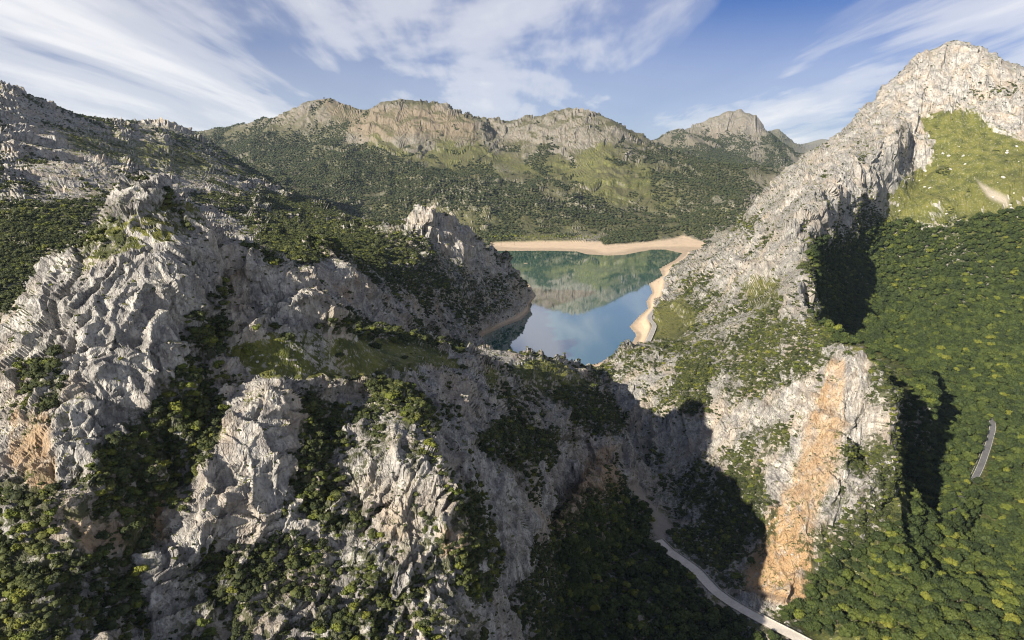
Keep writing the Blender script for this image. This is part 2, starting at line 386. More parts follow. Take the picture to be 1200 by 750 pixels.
def sculpt(X, Y, Z):
    """cliffs: the fall behind the long crest, rock bands of the far hills, steps of the mountain side"""
    R_ = np.hypot(X, Y)
    m = (X > 150) & (R_ < 1700) & (R_ > 450)
    xs, ys = X[m], Y[m]
    wx = 14 * (fbm(xs, ys, 45, 3, 91) - 0.5) * 2
    best = np.full(xs.shape, 1e9, np.float32); side = np.zeros(xs.shape, np.float32)
    for a, b_ in zip(CREST[:-1], CREST[1:]):
        dx, dy = b_[0] - a[0], b_[1] - a[1]; l2 = dx * dx + dy * dy
        t = np.clip(((xs - a[0]) * dx + (ys - a[1]) * dy) / l2, 0, 1)
        ex, ey = xs - a[0] - t * dx, ys - a[1] - t * dy
        d = np.hypot(ex, ey); mm = d < best
        side = np.where(mm, (dx * ey - dy * ex) / math.sqrt(l2), side); best = np.where(mm, d, best)
    sd = np.where(side > 0, best, -best) + wx
    drop = 56 * sst(0, 12, sd) * np.exp(-np.maximum(sd, 0) / 95.0) * (1 - np.clip(sd, 0, 260) / 260) - 5 * np.exp(-(sd / 9.0) ** 2)
    Z = Z.copy(); Z[m] -= (drop * sst(450, 560, R_[m]) * (best < 260)).astype(np.float32)
    for pl, h0, wd_ in (([P(486, 262, 935) + (0.35,), P(496, 262, 943) + (1.0,), P(507, 262, 952) + (1.0,), P(522, 270, 966) + (0.8,), P(545, 285, 1005) + (0.7,), P(580, 305, 1080) + (0.5,), P(603, 325, 1150) + (0.1,)], 23.0, 17.0),
                       ([P(800, 168, 5500) + (0.3,), P(835, 156, 5500) + (0.75,), P(866, 150, 5500) + (1.0,), P(884, 155, 5500) + (0.8,), P(897, 170, 5450) + (0.2,)], 95.0, 130.0),
                       ([P(352, 325, 590) + (0.2,), P(378, 310, 600) + (0.9,), P(395, 306, 606) + (1.0,), P(420, 320, 625) + (0.35,)], 11.0, 13.0),
                       ([P(135, 228, 277) + (0.3,), P(152, 218, 281) + (0.9,), P(175, 216, 285) + (1.0,), P(205, 225, 288) + (0.5,), P(240, 250, 290) + (0.3,)], 5.5, 9.0)):
        cx_, cy_ = pl[len(pl) // 2][0], pl[len(pl) // 2][1]
        mm = np.hypot(X - cx_, Y - cy_) < 9 * wd_ + 220
        if not mm.any(): continue
        d, hv = seg_dist(X[mm], Y[mm], [(q[0], q[1], q[3]) for q in pl])
        dd = d + wd_ * 0.5 * (fbm(X[mm], Y[mm], wd_ * 1.6, 3, 101) - 0.5)
        Z[mm] += (h0 * hv * (1 - sst(0.15, 1.5, dd / wd_)) * (0.72 + 0.56 * ridged(X[mm], Y[mm], wd_ * 1.3, 2, 103))).astype(np.float32)
    nn = fbm(X, Y, 300, 4, 95) - 0.5
    t = (Z - 70 + 130 * nn) / 240
    tt = np.clip(t, 0, 1)
    Z = Z + (240 * 0.12 * (sst(0.30, 0.52, tt) - tt) * sst(2900, 3200, R_) * sst(7500, 6500, R_) * (np.arctan2(X, Y) < 0.42)).astype(np.float32)
    # ledges
    hstep = np.where(R_ > 2800, 55.0, np.where(R_ > 800, 22.0, 11.0))
    q = Z / hstep + 1.6 * (fbm(X, Y, 170, 4, 97) - 0.5) * np.where(R_ > 800, 2.0, 1.0)
    fr = q - np.floor(q)
    kk = np.where(R_ > 800, 0.40, 0.12) * np.where((X > 330) & (R_ < 2000), 0.15, 1.0) * sst(-205, -185, Z) * sst(0.35, 0.6, fbm(X, Y, 260, 3, 99))
    Z = Z + (kk * hstep * (sst(0.35, 0.65, fr) - fr)).astype(np.float32)
    return Z


def bil(field, a, lr):
    fa = np.clip((a - AZ0) / (AZ1 - AZ0) * (NA - 1), 0, NA - 1.001); fr = np.clip((lr - LR0) / (LR1 - LR0) * (NR - 1), 0, NR - 1.001)
    i, j = fa.astype(int), fr.astype(int); u, v = fa - i, fr - j
    return (field[i, j] * (1 - u) + field[i + 1, j] * u) * (1 - v) + (field[i, j + 1] * (1 - u) + field[i + 1, j + 1] * u) * v


# fine grid: columns by bearing, rows spread along each column's visible profile
NC, NRW = 1400, 1450
s_ = np.linspace(-1, 1, NC)
col_a = (s_ * 0.80 + np.sign(s_) * np.abs(s_) ** 5 * 0.20) * R(50.5)
NF = 2600
fr_ = np.linspace(LR0, LR1, NF)
prof = bil(Z, col_a[:, None] + 0 * fr_[None], fr_[None] + 0 * col_a[:, None])
_pr = np.exp(fr_)[None]
prof = sculpt(_pr * np.sin(col_a)[:, None], _pr * np.cos(col_a)[:, None], prof)
e = prof / _pr
runmax = np.maximum.accumulate(e, axis=1)
vis_f = (e >= runmax - 0.004)
de = np.abs(np.diff(e, axis=1)) * np.where(vis_f[:, 1:], 1.0, 0.35)
far = sst(math.log(9000), math.log(16000), fr_)[1:]
ds = de * 1.25 + 0.13 * (fr_[1] - fr_[0]) * (1 - 0.8 * far[None]) * np.where(vis_f[:, 1:], 1.0, 0.6)
cs = np.concatenate([np.zeros((NC, 1)), np.cumsum(ds, axis=1)], 1)
cs /= cs[:, -1:]
tgt = np.linspace(0, 1, NRW)
LRM = np.stack([np.interp(tgt, cs[i], fr_) for i in range(NC)])
k_ = np.hanning(35)[1:-1]; k_ /= k_.sum()
pad = np.pad(LRM, ((16, 16), (0, 0)), 'edge')
LRM = sum(k_[t] * pad[t:t + NC] for t in range(33))
AM = np.repeat(col_a[:, None], NRW, 1)
zb = bil(Z, AM, LRM)
rm = np.exp(LRM)
x0, y0 = rm * np.sin(AM), rm * np.cos(AM)
zb = sculpt(x0, y0, zb)
_i, _d = lake_fields(x0, y0)
zb = np.where(_i, np.minimum(zb, LAKE - 0.4 - 0.1 * np.minimum(_d, 60)), zb)

# roads are benched into the slope
road_d = np.full(x0.shape, 1e9)
for rd, hw in ((road_g, 4.6), (road_r, 4.2), (road_s, 4.0)):
    d, zr = seg_dist(x0, y0, rd)
    t = sst(hw + 0.6, hw + 9, d)
    zb = np.where(d < hw + 9, zr * (1 - t) + zb * t, zb)
    road_d = np.minimum(road_d, d - hw)

# ------------------------------------------------------------------ land cover as the photograph shows it
# bushes that stand in patches: outline, added cover
PATCH = [
    (-0.2, [(0, 105), (120, 140), (250, 172), (330, 225), (240, 230), (150, 205), (90, 235), (0, 235)]),
    (-0.3, [(195, 222), (250, 240), (300, 285), (270, 300), (225, 262)]),
    (0.3, [(0, 240), (120, 235), (95, 265), (60, 296), (0, 392)]),
    (0.25, [(250, 235), (330, 228), (430, 268), (470, 300), (400, 296), (350, 318), (300, 278)]),
    (-0.45, [(268, 405), (330, 390), (400, 392), (450, 402), (500, 415), (540, 432), (440, 438), (360, 436), (300, 430)]),
    (0.06, [(800, 325), (960, 195), (1035, 135), (1050, 165), (955, 255), (935, 360), (1000, 415), (900, 430), (780, 420)]),
    (-0.3, [(470, 262), (505, 236), (600, 318), (570, 325), (520, 300)]),
    (0.12, [(150, 232), (185, 226), (215, 235), (250, 262), (238, 275), (205, 262), (170, 272), (150, 286), (180, 292), (150, 306), (92, 314), (84, 292), (120, 264)]),
    (0.35, [(185, 440), (240, 430), (262, 500), (240, 540), (205, 560), (190, 605), (140, 570), (95, 580), (110, 525), (165, 505)]),
    (0.6, [(348, 480), (395, 475), (402, 520), (378, 545), (398, 610), (402, 645), (370, 622), (350, 545)]),
    (0.4, [(538, 585), (550, 520), (562, 560), (582, 640), (572, 705), (545, 685)]),
    (0.5, [(428, 452), (492, 448), (502, 485), (482, 495), (445, 478)]),
    (0.5, [(552, 506), (600, 490), (650, 515), (645, 540), (600, 548), (565, 530)]),
    (0.4, [(630, 460), (690, 450), (735, 490), (740, 515), (700, 500), (650, 480)]),
    (0.45, [(848, 562), (882, 552), (918, 600), (900, 655), (860, 655), (840, 622)]),
    (0.5, [(800, 420), (828, 425), (830, 470), (800, 490), (788, 455)]),
    (0.3, [(862, 505), (920, 500), (938, 540), (890, 548)]),
    (0.22, [(898, 448), (955, 408), (988, 425), (975, 440), (930, 452)]),
    (0.12, [(832, 455), (880, 400), (930, 385), (950, 398), (900, 430), (870, 470)]),
    (0.5, [(230, 372), (262, 365), (275, 395), (250, 420), (225, 400)]),
    (0.5, [(360, 355), (420, 372), (470, 392), (540, 402), (540, 412), (450, 405), (380, 388)]),
    (0.5, [(700, 276), (762, 270), (768, 284), (742, 286), (708, 290)]),
    (-0.45, [(275, 455), (335, 445), (345, 500), (330, 620), (275, 640), (215, 640), (225, 570), (260, 520)]),
    (-0.3, [(60, 330), (180, 320), (215, 345), (200, 460), (120, 470), (60, 400)]),
    (-0.4, [(260, 285), (300, 290), (400, 378), (330, 375), (270, 330)]),
    (-0.3, [(500, 520), (540, 500), (600, 560), (640, 620), (600, 640), (560, 580)]),
    (-0.3, [(562, 590), (640, 600), (636, 760), (575, 760)]),
    (0.0, [(0, 105), (240, 175), (420, 265), (300, 255), (200, 215), (60, 240), (0, 230)]),
]

COVER = '''
000000000000000000000000000000000000000000000000
000000000000000000000000000000000000000000000000
000000000000000000000000000000000000000000000000
000000000000000000000000000000000000000000011111
330000000000001110000000000000000000000000011212
444443000021112222111111111111111110000000111111
334344334456777821234452232222341122880000100011
443333333335889888533343333233567864400010000100
544333332345558889998765444334688884101000100000
554443145653445566777877876445567661011330011001
666645444122354555651137888888778663011277656775
776565121311677778875216000030003101118999899988
871101212211531156776525000000042112238999999999
842111232331131123566665400000035323319999999999
532110133441211112223465000000034434417999999999
124211134652134323343430000000135434546899999999
125211135432301210111332341335556445453107999999
254111135332113565421323352454216346450009999999
145211246245115223643235555342364355400129999999
256223567641227646372223433543323222320012999999
142335788831217736351355434222332123520115999999
221245688752138365252233321223433462013799989999
553577887332128543133123421143345357113259999999
876677873122138433142434323752435882025459999999
887535641323122763345335436996345677113588999999
886323532333442333436554699972578820269999999999
887667523577454456435565489998527840029999999999
987447613587644456454444999999852670039999999999
987467514666555674445446999999985212349999999999
987445524555665655344555799999998311159999999999
'''.split()
for r_ in COVER: assert len(r_) == 48, (r_, len(r_))
CV = np.array([[int(c) for c in r_] for r_ in COVER], np.float32) / 9.0


def cover(px, py):
    fx = np.clip(px / 25 - 0.5, 0, 46.999); fy = np.clip(py / 25 - 0.5, 0, 28.999)
    i, j = fx.astype(int), fy.astype(int); u, v = fx - i, fy - j
    return (CV[j, i] * (1 - u) + CV[j, i + 1] * u) * (1 - v) + (CV[j + 1, i] * (1 - u) + CV[j + 1, i + 1] * u) * v


def poly(px, py, pl, soft=8, wob=0):
    """soft membership of picture positions in an outline"""
    m = inside(px, py, pl)
    d = np.full(px.shape, 1e9)
    for a, b in zip(pl, pl[1:] + pl[:1]):
        dx, dy = b[0] - a[0], b[1] - a[1]
        t = np.clip(((px - a[0]) * dx + (py - a[1]) * dy) / (dx * dx + dy * dy + 1e-9), 0, 1)
        d = np.minimum(d, np.hypot(px - a[0] - t * dx, py - a[1] - t * dy))
    return sst(-soft, soft, np.where(m, d, -d) + wob)


qx, qy = proj(x0, y0, zb)
nz = fbm(x0, y0, 30, 5, 21) - 0.5
nzf = fbm(x0, y0, 220, 6, 31) - 0.5
rr0 = np.hypot(x0, y0)
wob = np.where(rr0 > 800, nzf, nz) * 60
grass = np.zeros(x0.shape)
def put(v, pl, dmin, dmax, soft=8, wobk=1.0):
    global grass
    m = poly(qx, qy, pl, soft, wob * wobk) * v * (rr0 > dmin) * (rr0 < dmax)
    grass = np.maximum(grass, m)
put(1.0, [(262, 400), (330, 385), (400, 388), (450, 398), (500, 412), (545, 432), (440, 440), (360, 440), (300, 432), (265, 420)], 240, 520, 8, 0.5)
put(0.85, [(1060, 130), (1100, 120), (1140, 118), (1175, 135), (1200, 150), (1300, 150), (1300, 300), (1200, 300), (1040, 262), (1015, 240), (1040, 205), (1085, 180)], 900, 1700, 10)
put(0.75, [(620, 180), (700, 175), (760, 200), (790, 235), (760, 250), (680, 235), (620, 215), (560, 185)], 2200, 3700, 14)
put(0.75, [(440, 165), (560, 178), (600, 205), (540, 215), (470, 195)], 2400, 3700, 14)
put(0.3, [(430, 235), (600, 240), (840, 250), (840, 275), (640, 285), (470, 270)], 1900, 2900, 10)
put(0.28, [(60, 140), (220, 165), (280, 205), (200, 215), (90, 175)], 900, 2200, 14)
put(0.8, [(765, 345), (800, 335), (815, 380), (790, 400), (765, 395)], 750, 1250, 6)
put(0.55, [(860, 330), (910, 320), (915, 350), (880, 360)], 600, 1000, 8)
put(0.5, [(560, 430), (660, 425), (690, 450), (640, 460), (570, 450)], 380, 720, 6)
put(0.45, [(95, 260), (230, 225), (250, 255), (180, 300), (90, 310)], 220, 330, 10)
put(0.8, [(1040, 262), (1300, 240), (1500, 900), (945, 900), (945, 720), (965, 665), (1040, 610), (1055, 450), (975, 385), (960, 300)], 200, 1250, 6, 0.3)   # floor of the oak wood
put(0.6, [(840, 715), (880, 740), (900, 760), (830, 770)], 330, 450, 5)
# ochre: landslide scar and stained cliffs
scar = poly(qx, qy, [(972, 428), (990, 424), (996, 450), (990, 478), (985, 540), (964, 590), (954, 640), (948, 680), (942, 718), (868, 692), (874, 665), (898, 610), (930, 560), (945, 510), (958, 470)], 5, wob * 0.25) * (rr0 > 380) * (rr0 < 700)
ochre = scar * np.interp(qy, [425, 480, 520, 590, 620, 720], [1.0, 1.0, 0.75, 0.75, 0.95, 0.9]) * np.clip(0.85 + 2.0 * (fbm(x0 * 1.0, y0, 22, 4, 77) - 0.5), 0.25, 1.0)
for v, pl in ((0.7, [(20, 480), (60, 490), (62, 570), (40, 575), (15, 540)]), (0.6, [(75, 600), (160, 600), (170, 650), (90, 650)]), (0.85, [(165, 590), (200, 570), (203, 640), (170, 640)]), (0.7, [(700, 525), (722, 520), (722, 580), (690, 600), (640, 660), (640, 610), (668, 580)]), (0.8, [(520, 625), (537, 625), (535, 650), (520, 645)]), (0.4, [(395, 335), (412, 335), (412, 355), (398, 355)]), (0.75, [(360, 100), (420, 125), (560, 130), (560, 165), (400, 160)]), (0.3, [(740, 170), (860, 150), (870, 145), (800, 190)]), (0.2, [(235, 160), (390, 122), (400, 150), (300, 165)])):
    ochre = np.maximum(ochre, v * poly(qx, qy, pl, 7, wob * 0.35))
grav = poly(qx, qy, [(732, 566), (745, 567), (772, 600), (790, 618), (775, 640), (766, 625), (762, 600), (745, 585)], 3, wob * 0.08) * (rr0 > 450) * (rr0 < 640)
grav = np.maximum(grav, 0.8 * poly(qx, qy, [(1150, 505), (1172, 520), (1165, 545), (1148, 575)], 4) * (rr0 > 380) * (rr0 < 620))
for pl in ([(935, 648), (930, 655), (1060, 660), (1062, 655)],):
    pass
scree = np.zeros(x0.shape)
for pl in ([(1138, 205), (1146, 205), (1165, 222), (1182, 232), (1180, 240), (1160, 232), (1145, 218)], [(1100, 212), (1104, 212), (1130, 236), (1127, 238)], [(1158, 165), (1166, 168), (1168, 190), (1160, 188)]):
    scree = np.maximum(scree, 0.8 * poly(qx, qy, pl, 3, wob * 0.35) * (rr0 > 900))
grav = np.maximum(grav, scree)
# sand
insf, dlf = lake_fields(x0, y0)
hgt = zb - LAKE
lakezone = (rr0 > 740) & (rr0 < 2600) & (dlf < 260)
sand = np.where(insf, 1.0, sst(4.2, 2.4, hgt + nz * 2.5) * sst(26, 15, dlf)) * lakezone
far_beach = poly(qx, qy, [(574, 284.5), (646, 282.6), (704, 282.6), (707, 288), (742, 285), (780, 281), (801, 276), (828, 283.5), (820, 292), (800, 297), (764, 303), (680, 303), (578, 300)], 1.2, nzf * 3) * (rr0 > 1500) * (rr0 < 2700)
r_beach = poly(qx, qy, [(738, 378), (752, 370), (762, 355), (768, 335), (776, 318), (790, 304), (795, 302), (790, 322), (782, 340), (768, 352), (762, 372), (762, 385), (756, 402), (738, 406)], 2, nz * 4) * (rr0 > 780) * (rr0 < 1900)
sand = np.maximum(np.maximum(sand, far_beach), r_beach * (hgt < 14))
sand = np.where(di_ := (np.hypot((x0 - isl[0]) / 13.0, (y0 - isl[1]) / 26.0) < 1.6), 1.0, sand)
zb = np.where(di_, np.maximum(zb, LAKE + 1.4 * (1 - np.minimum(np.hypot((x0 - isl[0]) / 13.0, (y0 - isl[1]) / 26.0), 1.2) ** 2)), zb)
zb = np.where((far_beach > 0.5) & ~insf, LAKE + np.minimum(np.maximum(zb - LAKE, 0.4), 0.4 + 0.018 * dlf), zb)
woods = cover(qx, qy)
for v_, pl in PATCH:
    woods = woods + v_ * poly(qx, qy, pl, 5, np.clip(wob, -14, 14) * 0.5)
woods = np.clip(woods, 0, 1)
forest = poly(qx, qy, [(1040, 262), (1300, 255), (1500, 900), (640, 900), (648, 640), (700, 600), (740, 580), (780, 650), (860, 715), (940, 720), (960, 660), (1060, 600), (1060, 450), (960, 380), (950, 300)], 16, np.clip(wob, -22, 22)) * (rr0 < 1480) * (rr0 > 330)

# ------------------------------------------------------------------ mesh grid
gz = np.gradient(zb, axis=1) / np.maximum(np.gradient(rm, axis=1), 1e-3)
gt = np.gradient(zb, axis=0) / np.maximum(np.gradient(AM, axis=0) * rm, 1e-3)
slope = np.hypot(gz, gt)
rock = np.clip(0.28 + sst(0.3, 0.9, slope) * 0.72, 0, 1)
rock *= (1 - 0.85 * np.clip(grass, 0, 1)) * (1 - 0.75 * forest)
rock *= 1 - np.clip(sand, 0, 1)
rock *= sst(-0.2, 5, road_d)
rock *= 1 - 0.6 * grav
rock = np.where(rr0 > 13500, 0, rock)
rock *= 1 - 0.35 * scar

verts = np.stack([x0, y0, zb + CAMZ], -1).reshape(-1, 3).astype(np.float32)


def grid_mesh(name, co, nc, nr, facesel=None):
    i = np.arange(nc - 1)[:, None] * nr + np.arange(nr - 1)[None]
    q = np.stack([i, i + nr, i + nr + 1, i + 1], -1).reshape(-1, 4)
    q = q[:, ::-1]
    me = bpy.data.meshes.new(name)
    if facesel is not None:
        q = q[facesel]
        used, inv = np.unique(q, return_inverse=True)
        co = co[used]; q = inv.reshape(-1, 4)
    else: used = None
    me.vertices.add(len(co)); me.vertices.foreach_set('co', np.ascontiguousarray(co, np.float32).ravel())
    me.loops.add(q.size); me.loops.foreach_set('vertex_index', q.ravel().astype(np.int32))
    me.polygons.add(len(q)); me.polygons.foreach_set('loop_start', np.arange(0, q.size, 4, dtype=np.int32))
    me.update(calc_edges=True)
    return me, used


def fattr(me, name, v):
    a = me.attributes.new(name, 'FLOAT', 'POINT'); a.data.foreach_set('value', np.ascontiguousarray(v, np.float32).ravel())


base, _ = grid_mesh('relief', verts, NC, NRW)
fattr(base, 'rock', rock)
fattr(base, 'dist', rr0)
tmp = bpy.data.objects.new('relief', base)
COL.objects.link(tmp)

# rock relief: fractured, faceted limestone pushed out along the surface normal
ng = bpy.data.node_groups.new('rock_relief', 'GeometryNodeTree')
ng.interface.new_socket('Geometry', in_out='INPUT', socket_type='NodeSocketGeometry')
ng.interface.new_socket('Geometry', in_out='OUTPUT', socket_type='NodeSocketGeometry')
g = NT(ng)
gi = g.add('NodeGroupInput'); go = g.add('NodeGroupOutput')
pos = g.add('GeometryNodeInputPosition').outputs[0]
nrm = g.add('GeometryNodeInputNormal').outputs[0]
def named(nm):
    nd = g.add('GeometryNodeInputNamedAttribute', data_type='FLOAT'); nd.inputs[0].default_value = nm
    return nd.outputs[0]
ra, dist = named('rock'), named('dist')
warp = g.add('ShaderNodeTexNoise', {'Vector': pos, 'Scale': 0.03, 'Detail': 4.0})
wv = g.add('ShaderNodeVectorMath', {0: warp.outputs[1], 1: (0.5, 0.5, 0.5)}, operation='SUBTRACT').outputs[0]
wv = g.add('ShaderNodeVectorMath', {0: wv, 'Scale': 16.0}, operation='SCALE').outputs[0]
pw = g.vmath('ADD', pos, wv)
# beds strike along the long ridge and dip steeply
mp = g.add('ShaderNodeMapping', {'Vector': pw, 'Rotation': (0, 0, R(-37)), 'Scale': (1.0, 0.55, 0.42)}) if False else None
r1 = g.add('ShaderNodeVectorRotate', {'Vector': pw, 'Axis': (0, 0, 1), 'Angle': R(37)}, rotation_type='AXIS_ANGLE').outputs[0]
pv = g.vmath('MULTIPLY', r1, (1.0, 0.5, 0.4))
total = None
def addt(v):
    global total
    total = v if total is None else g.math('ADD', total, v)
for lam, amp, d0, d1, d2 in ((170, 11, 1200, 2600, 0), (70, 6.0, 420, 1000, 0), (30, 4.2, 150, 520, 4500), (12, 2.6, 0, 1, 1900), (4.6, 1.15, 0, 1, 900), (1.9, 0.28, 0, 1, 420)):
    vo = g.add('ShaderNodeTexVoronoi', {'Vector': pv, 'Scale': 1.0 / lam, 'Randomness': 1.0}, feature='F1')
    grd = g.vmath('SUBTRACT', vo.outputs['Color'], (0.5, 0.5, 0.5))
    loc = g.vmath('MULTIPLY', g.vmath('SUBTRACT', pv, vo.outputs['Position']), (1.0 / lam,) * 3)
    plane = g.vmath('DOT_PRODUCT', loc, grd)
    hgt_c = g.math('SUBTRACT', g.add('FunctionNodeSeparateColor', {0: vo.outputs['Color']}).outputs[1], 0.5)
    f = g.math('ADD', g.math('MULTIPLY', plane, 2.5), g.math('MULTIPLY', hgt_c, 0.85))
    f = g.math('MULTIPLY', f, amp * 0.9)
    nd_ = g.add('ShaderNodeTexNoise', {'Vector': pv, 'Scale': 1.3 / lam, 'Detail': 2.0, 'Roughness': 0.5}, noise_type='RIDGED_MULTIFRACTAL')
    f = g.math('ADD', f, g.math('MULTIPLY', g.math('SUBTRACT', nd_.outputs[0], 0.9), amp * 0.30))
    if lam < 100:
        ve = g.add('ShaderNodeTexVoronoi', {'Vector': g.vmath('ADD', pv, (lam * 3.3, 0.0, lam)), 'Scale': 0.8 / lam, 'Randomness': 1.0}, feature='DISTANCE_TO_EDGE').outputs[0]
        ck = g.add('ShaderNodeMapRange', {0: ve, 1: 0.0, 2: 0.10, 3: -1.0, 4: 0.0}, interpolation_type='SMOOTHSTEP').outputs[0]
        f = g.math('ADD', f, g.math('MULTIPLY', ck, amp * 0.9))
    if d1 > 1:
        mr = g.add('ShaderNodeMapRange', {0: dist, 1: float(d0), 2: float(d1), 3: 0.0, 4: 1.0}).outputs[0]
        f = g.math('MULTIPLY', f, mr)
    if d2:
        f = g.math('MULTIPLY', f, g.add('ShaderNodeMapRange', {0: dist, 1: d2 * 0.5, 2: float(d2), 3: 1.0, 4: 0.0}).outputs[0])
    addt(f)
# tilted beds: stepped edges wherever the steep layers crop out
for lam, amp, d2 in ((7.5, 1.25, 900), (19.0, 2.6, 2600)):
    sb = g.vmath('DOT_PRODUCT', pw, tuple(c / lam for c in (0.80, 0.08, 0.59)))
    sb = g.math('ADD', sb, g.math('MULTIPLY', g.noise(pos, 0.035, 3), 1.6))
    frc = g.math('FRACT', sb)
    saw = g.math('SUBTRACT', g.math('POWER', frc, 2.2), g.math('MULTIPLY', g.add('ShaderNodeMapRange', {0: frc, 1: 0.93, 2: 1.0}).outputs[0], 0.9))
    md_ = g.add('ShaderNodeMapRange', {0: g.noise(pos, 0.02, 3), 1: 0.40, 2: 0.62, 3: 0.15, 4: 1.0}).outputs[0]
    fd_ = g.add('ShaderNodeMapRange', {0: dist, 1: d2 * 0.5, 2: float(d2), 3: 1.0, 4: 0.0}).outputs[0]
    addt(g.math('MULTIPLY', g.math('MULTIPLY', g.math('MULTIPLY', saw, amp), md_), fd_))
off = g.math('MULTIPLY', total, ra)
soft = g.math('MULTIPLY', g.math('SUBTRACT', g.noise(pos, 0.12, 3), 0.5), 0.7)
off = g.math('ADD', off, g.math('MULTIPLY', soft, g.math('MINIMUM', g.math('MULTIPLY', ra, 8.0), 1.0)))
vec = g.add('ShaderNodeVectorMath', {0: nrm, 'Scale': off}, operation='SCALE').outputs[0]
sp = g.add('GeometryNodeSetPosition', {'Geometry': gi.outputs[0], 'Offset': vec})
g.l.new(sp.outputs[0], go.inputs[0])
md = tmp.modifiers.new('relief', 'NODES'); md.node_group = ng
dg = bpy.context.evaluated_depsgraph_get()
ev = tmp.evaluated_get(dg)
co = np.empty(NC * NRW * 3, np.float32); ev.data.vertices.foreach_get('co', co); co = co.reshape(-1, 3)
bpy.data.objects.remove(tmp); bpy.data.meshes.remove(base); bpy.data.node_groups.remove(ng)
_off = (co - verts).reshape(NC, NRW, 3)
# keep the measured outline: take the smooth mean of the push back out
def _box(a, k):
    for ax in (0, 1):
        c = np.cumsum(np.pad(a, [(k + 1, k) if q == ax else (0, 0) for q in (0, 1)], 'edge'), axis=ax, dtype=np.float64)
        a = (np.take(c, range(2 * k + 1, c.shape[ax]), ax) - np.take(c, range(0, c.shape[ax] - 2 * k - 1), ax)) / (2 * k + 1)
    return a
for q in range(3):
    _off[..., q] -= 0.85 * _box(_off[..., q], 45)
co = (verts.reshape(NC, NRW, 3) + _off).reshape(-1, 3).astype(np.float32)
# the lake bed stays under water and the shore above it
fl = insf.ravel() & (co[:, 2] - CAMZ > LAKE - 0.3) & ~di_.ravel()
co[fl, 2] = CAMZ + LAKE - 0.5
lowm = (~insf & (rr0 > 745) & (rr0 < 2500) & (dlf < 330)).ravel() & (co[:, 2] - CAMZ < LAKE + 0.15)
co[lowm, 2] = CAMZ + LAKE + 0.15

# ------------------------------------------------------------------ materials
def material(name):
    m = bpy.data.materials.new(name); m.use_nodes = True
    t = NT(m.node_tree); t.n.clear()
    outp = t.add('ShaderNodeOutputMaterial')
    b = t.add('ShaderNodeBsdfPrincipled')
    t.l.new(b.outputs[0], outp.inputs[0])
    return m, t, b


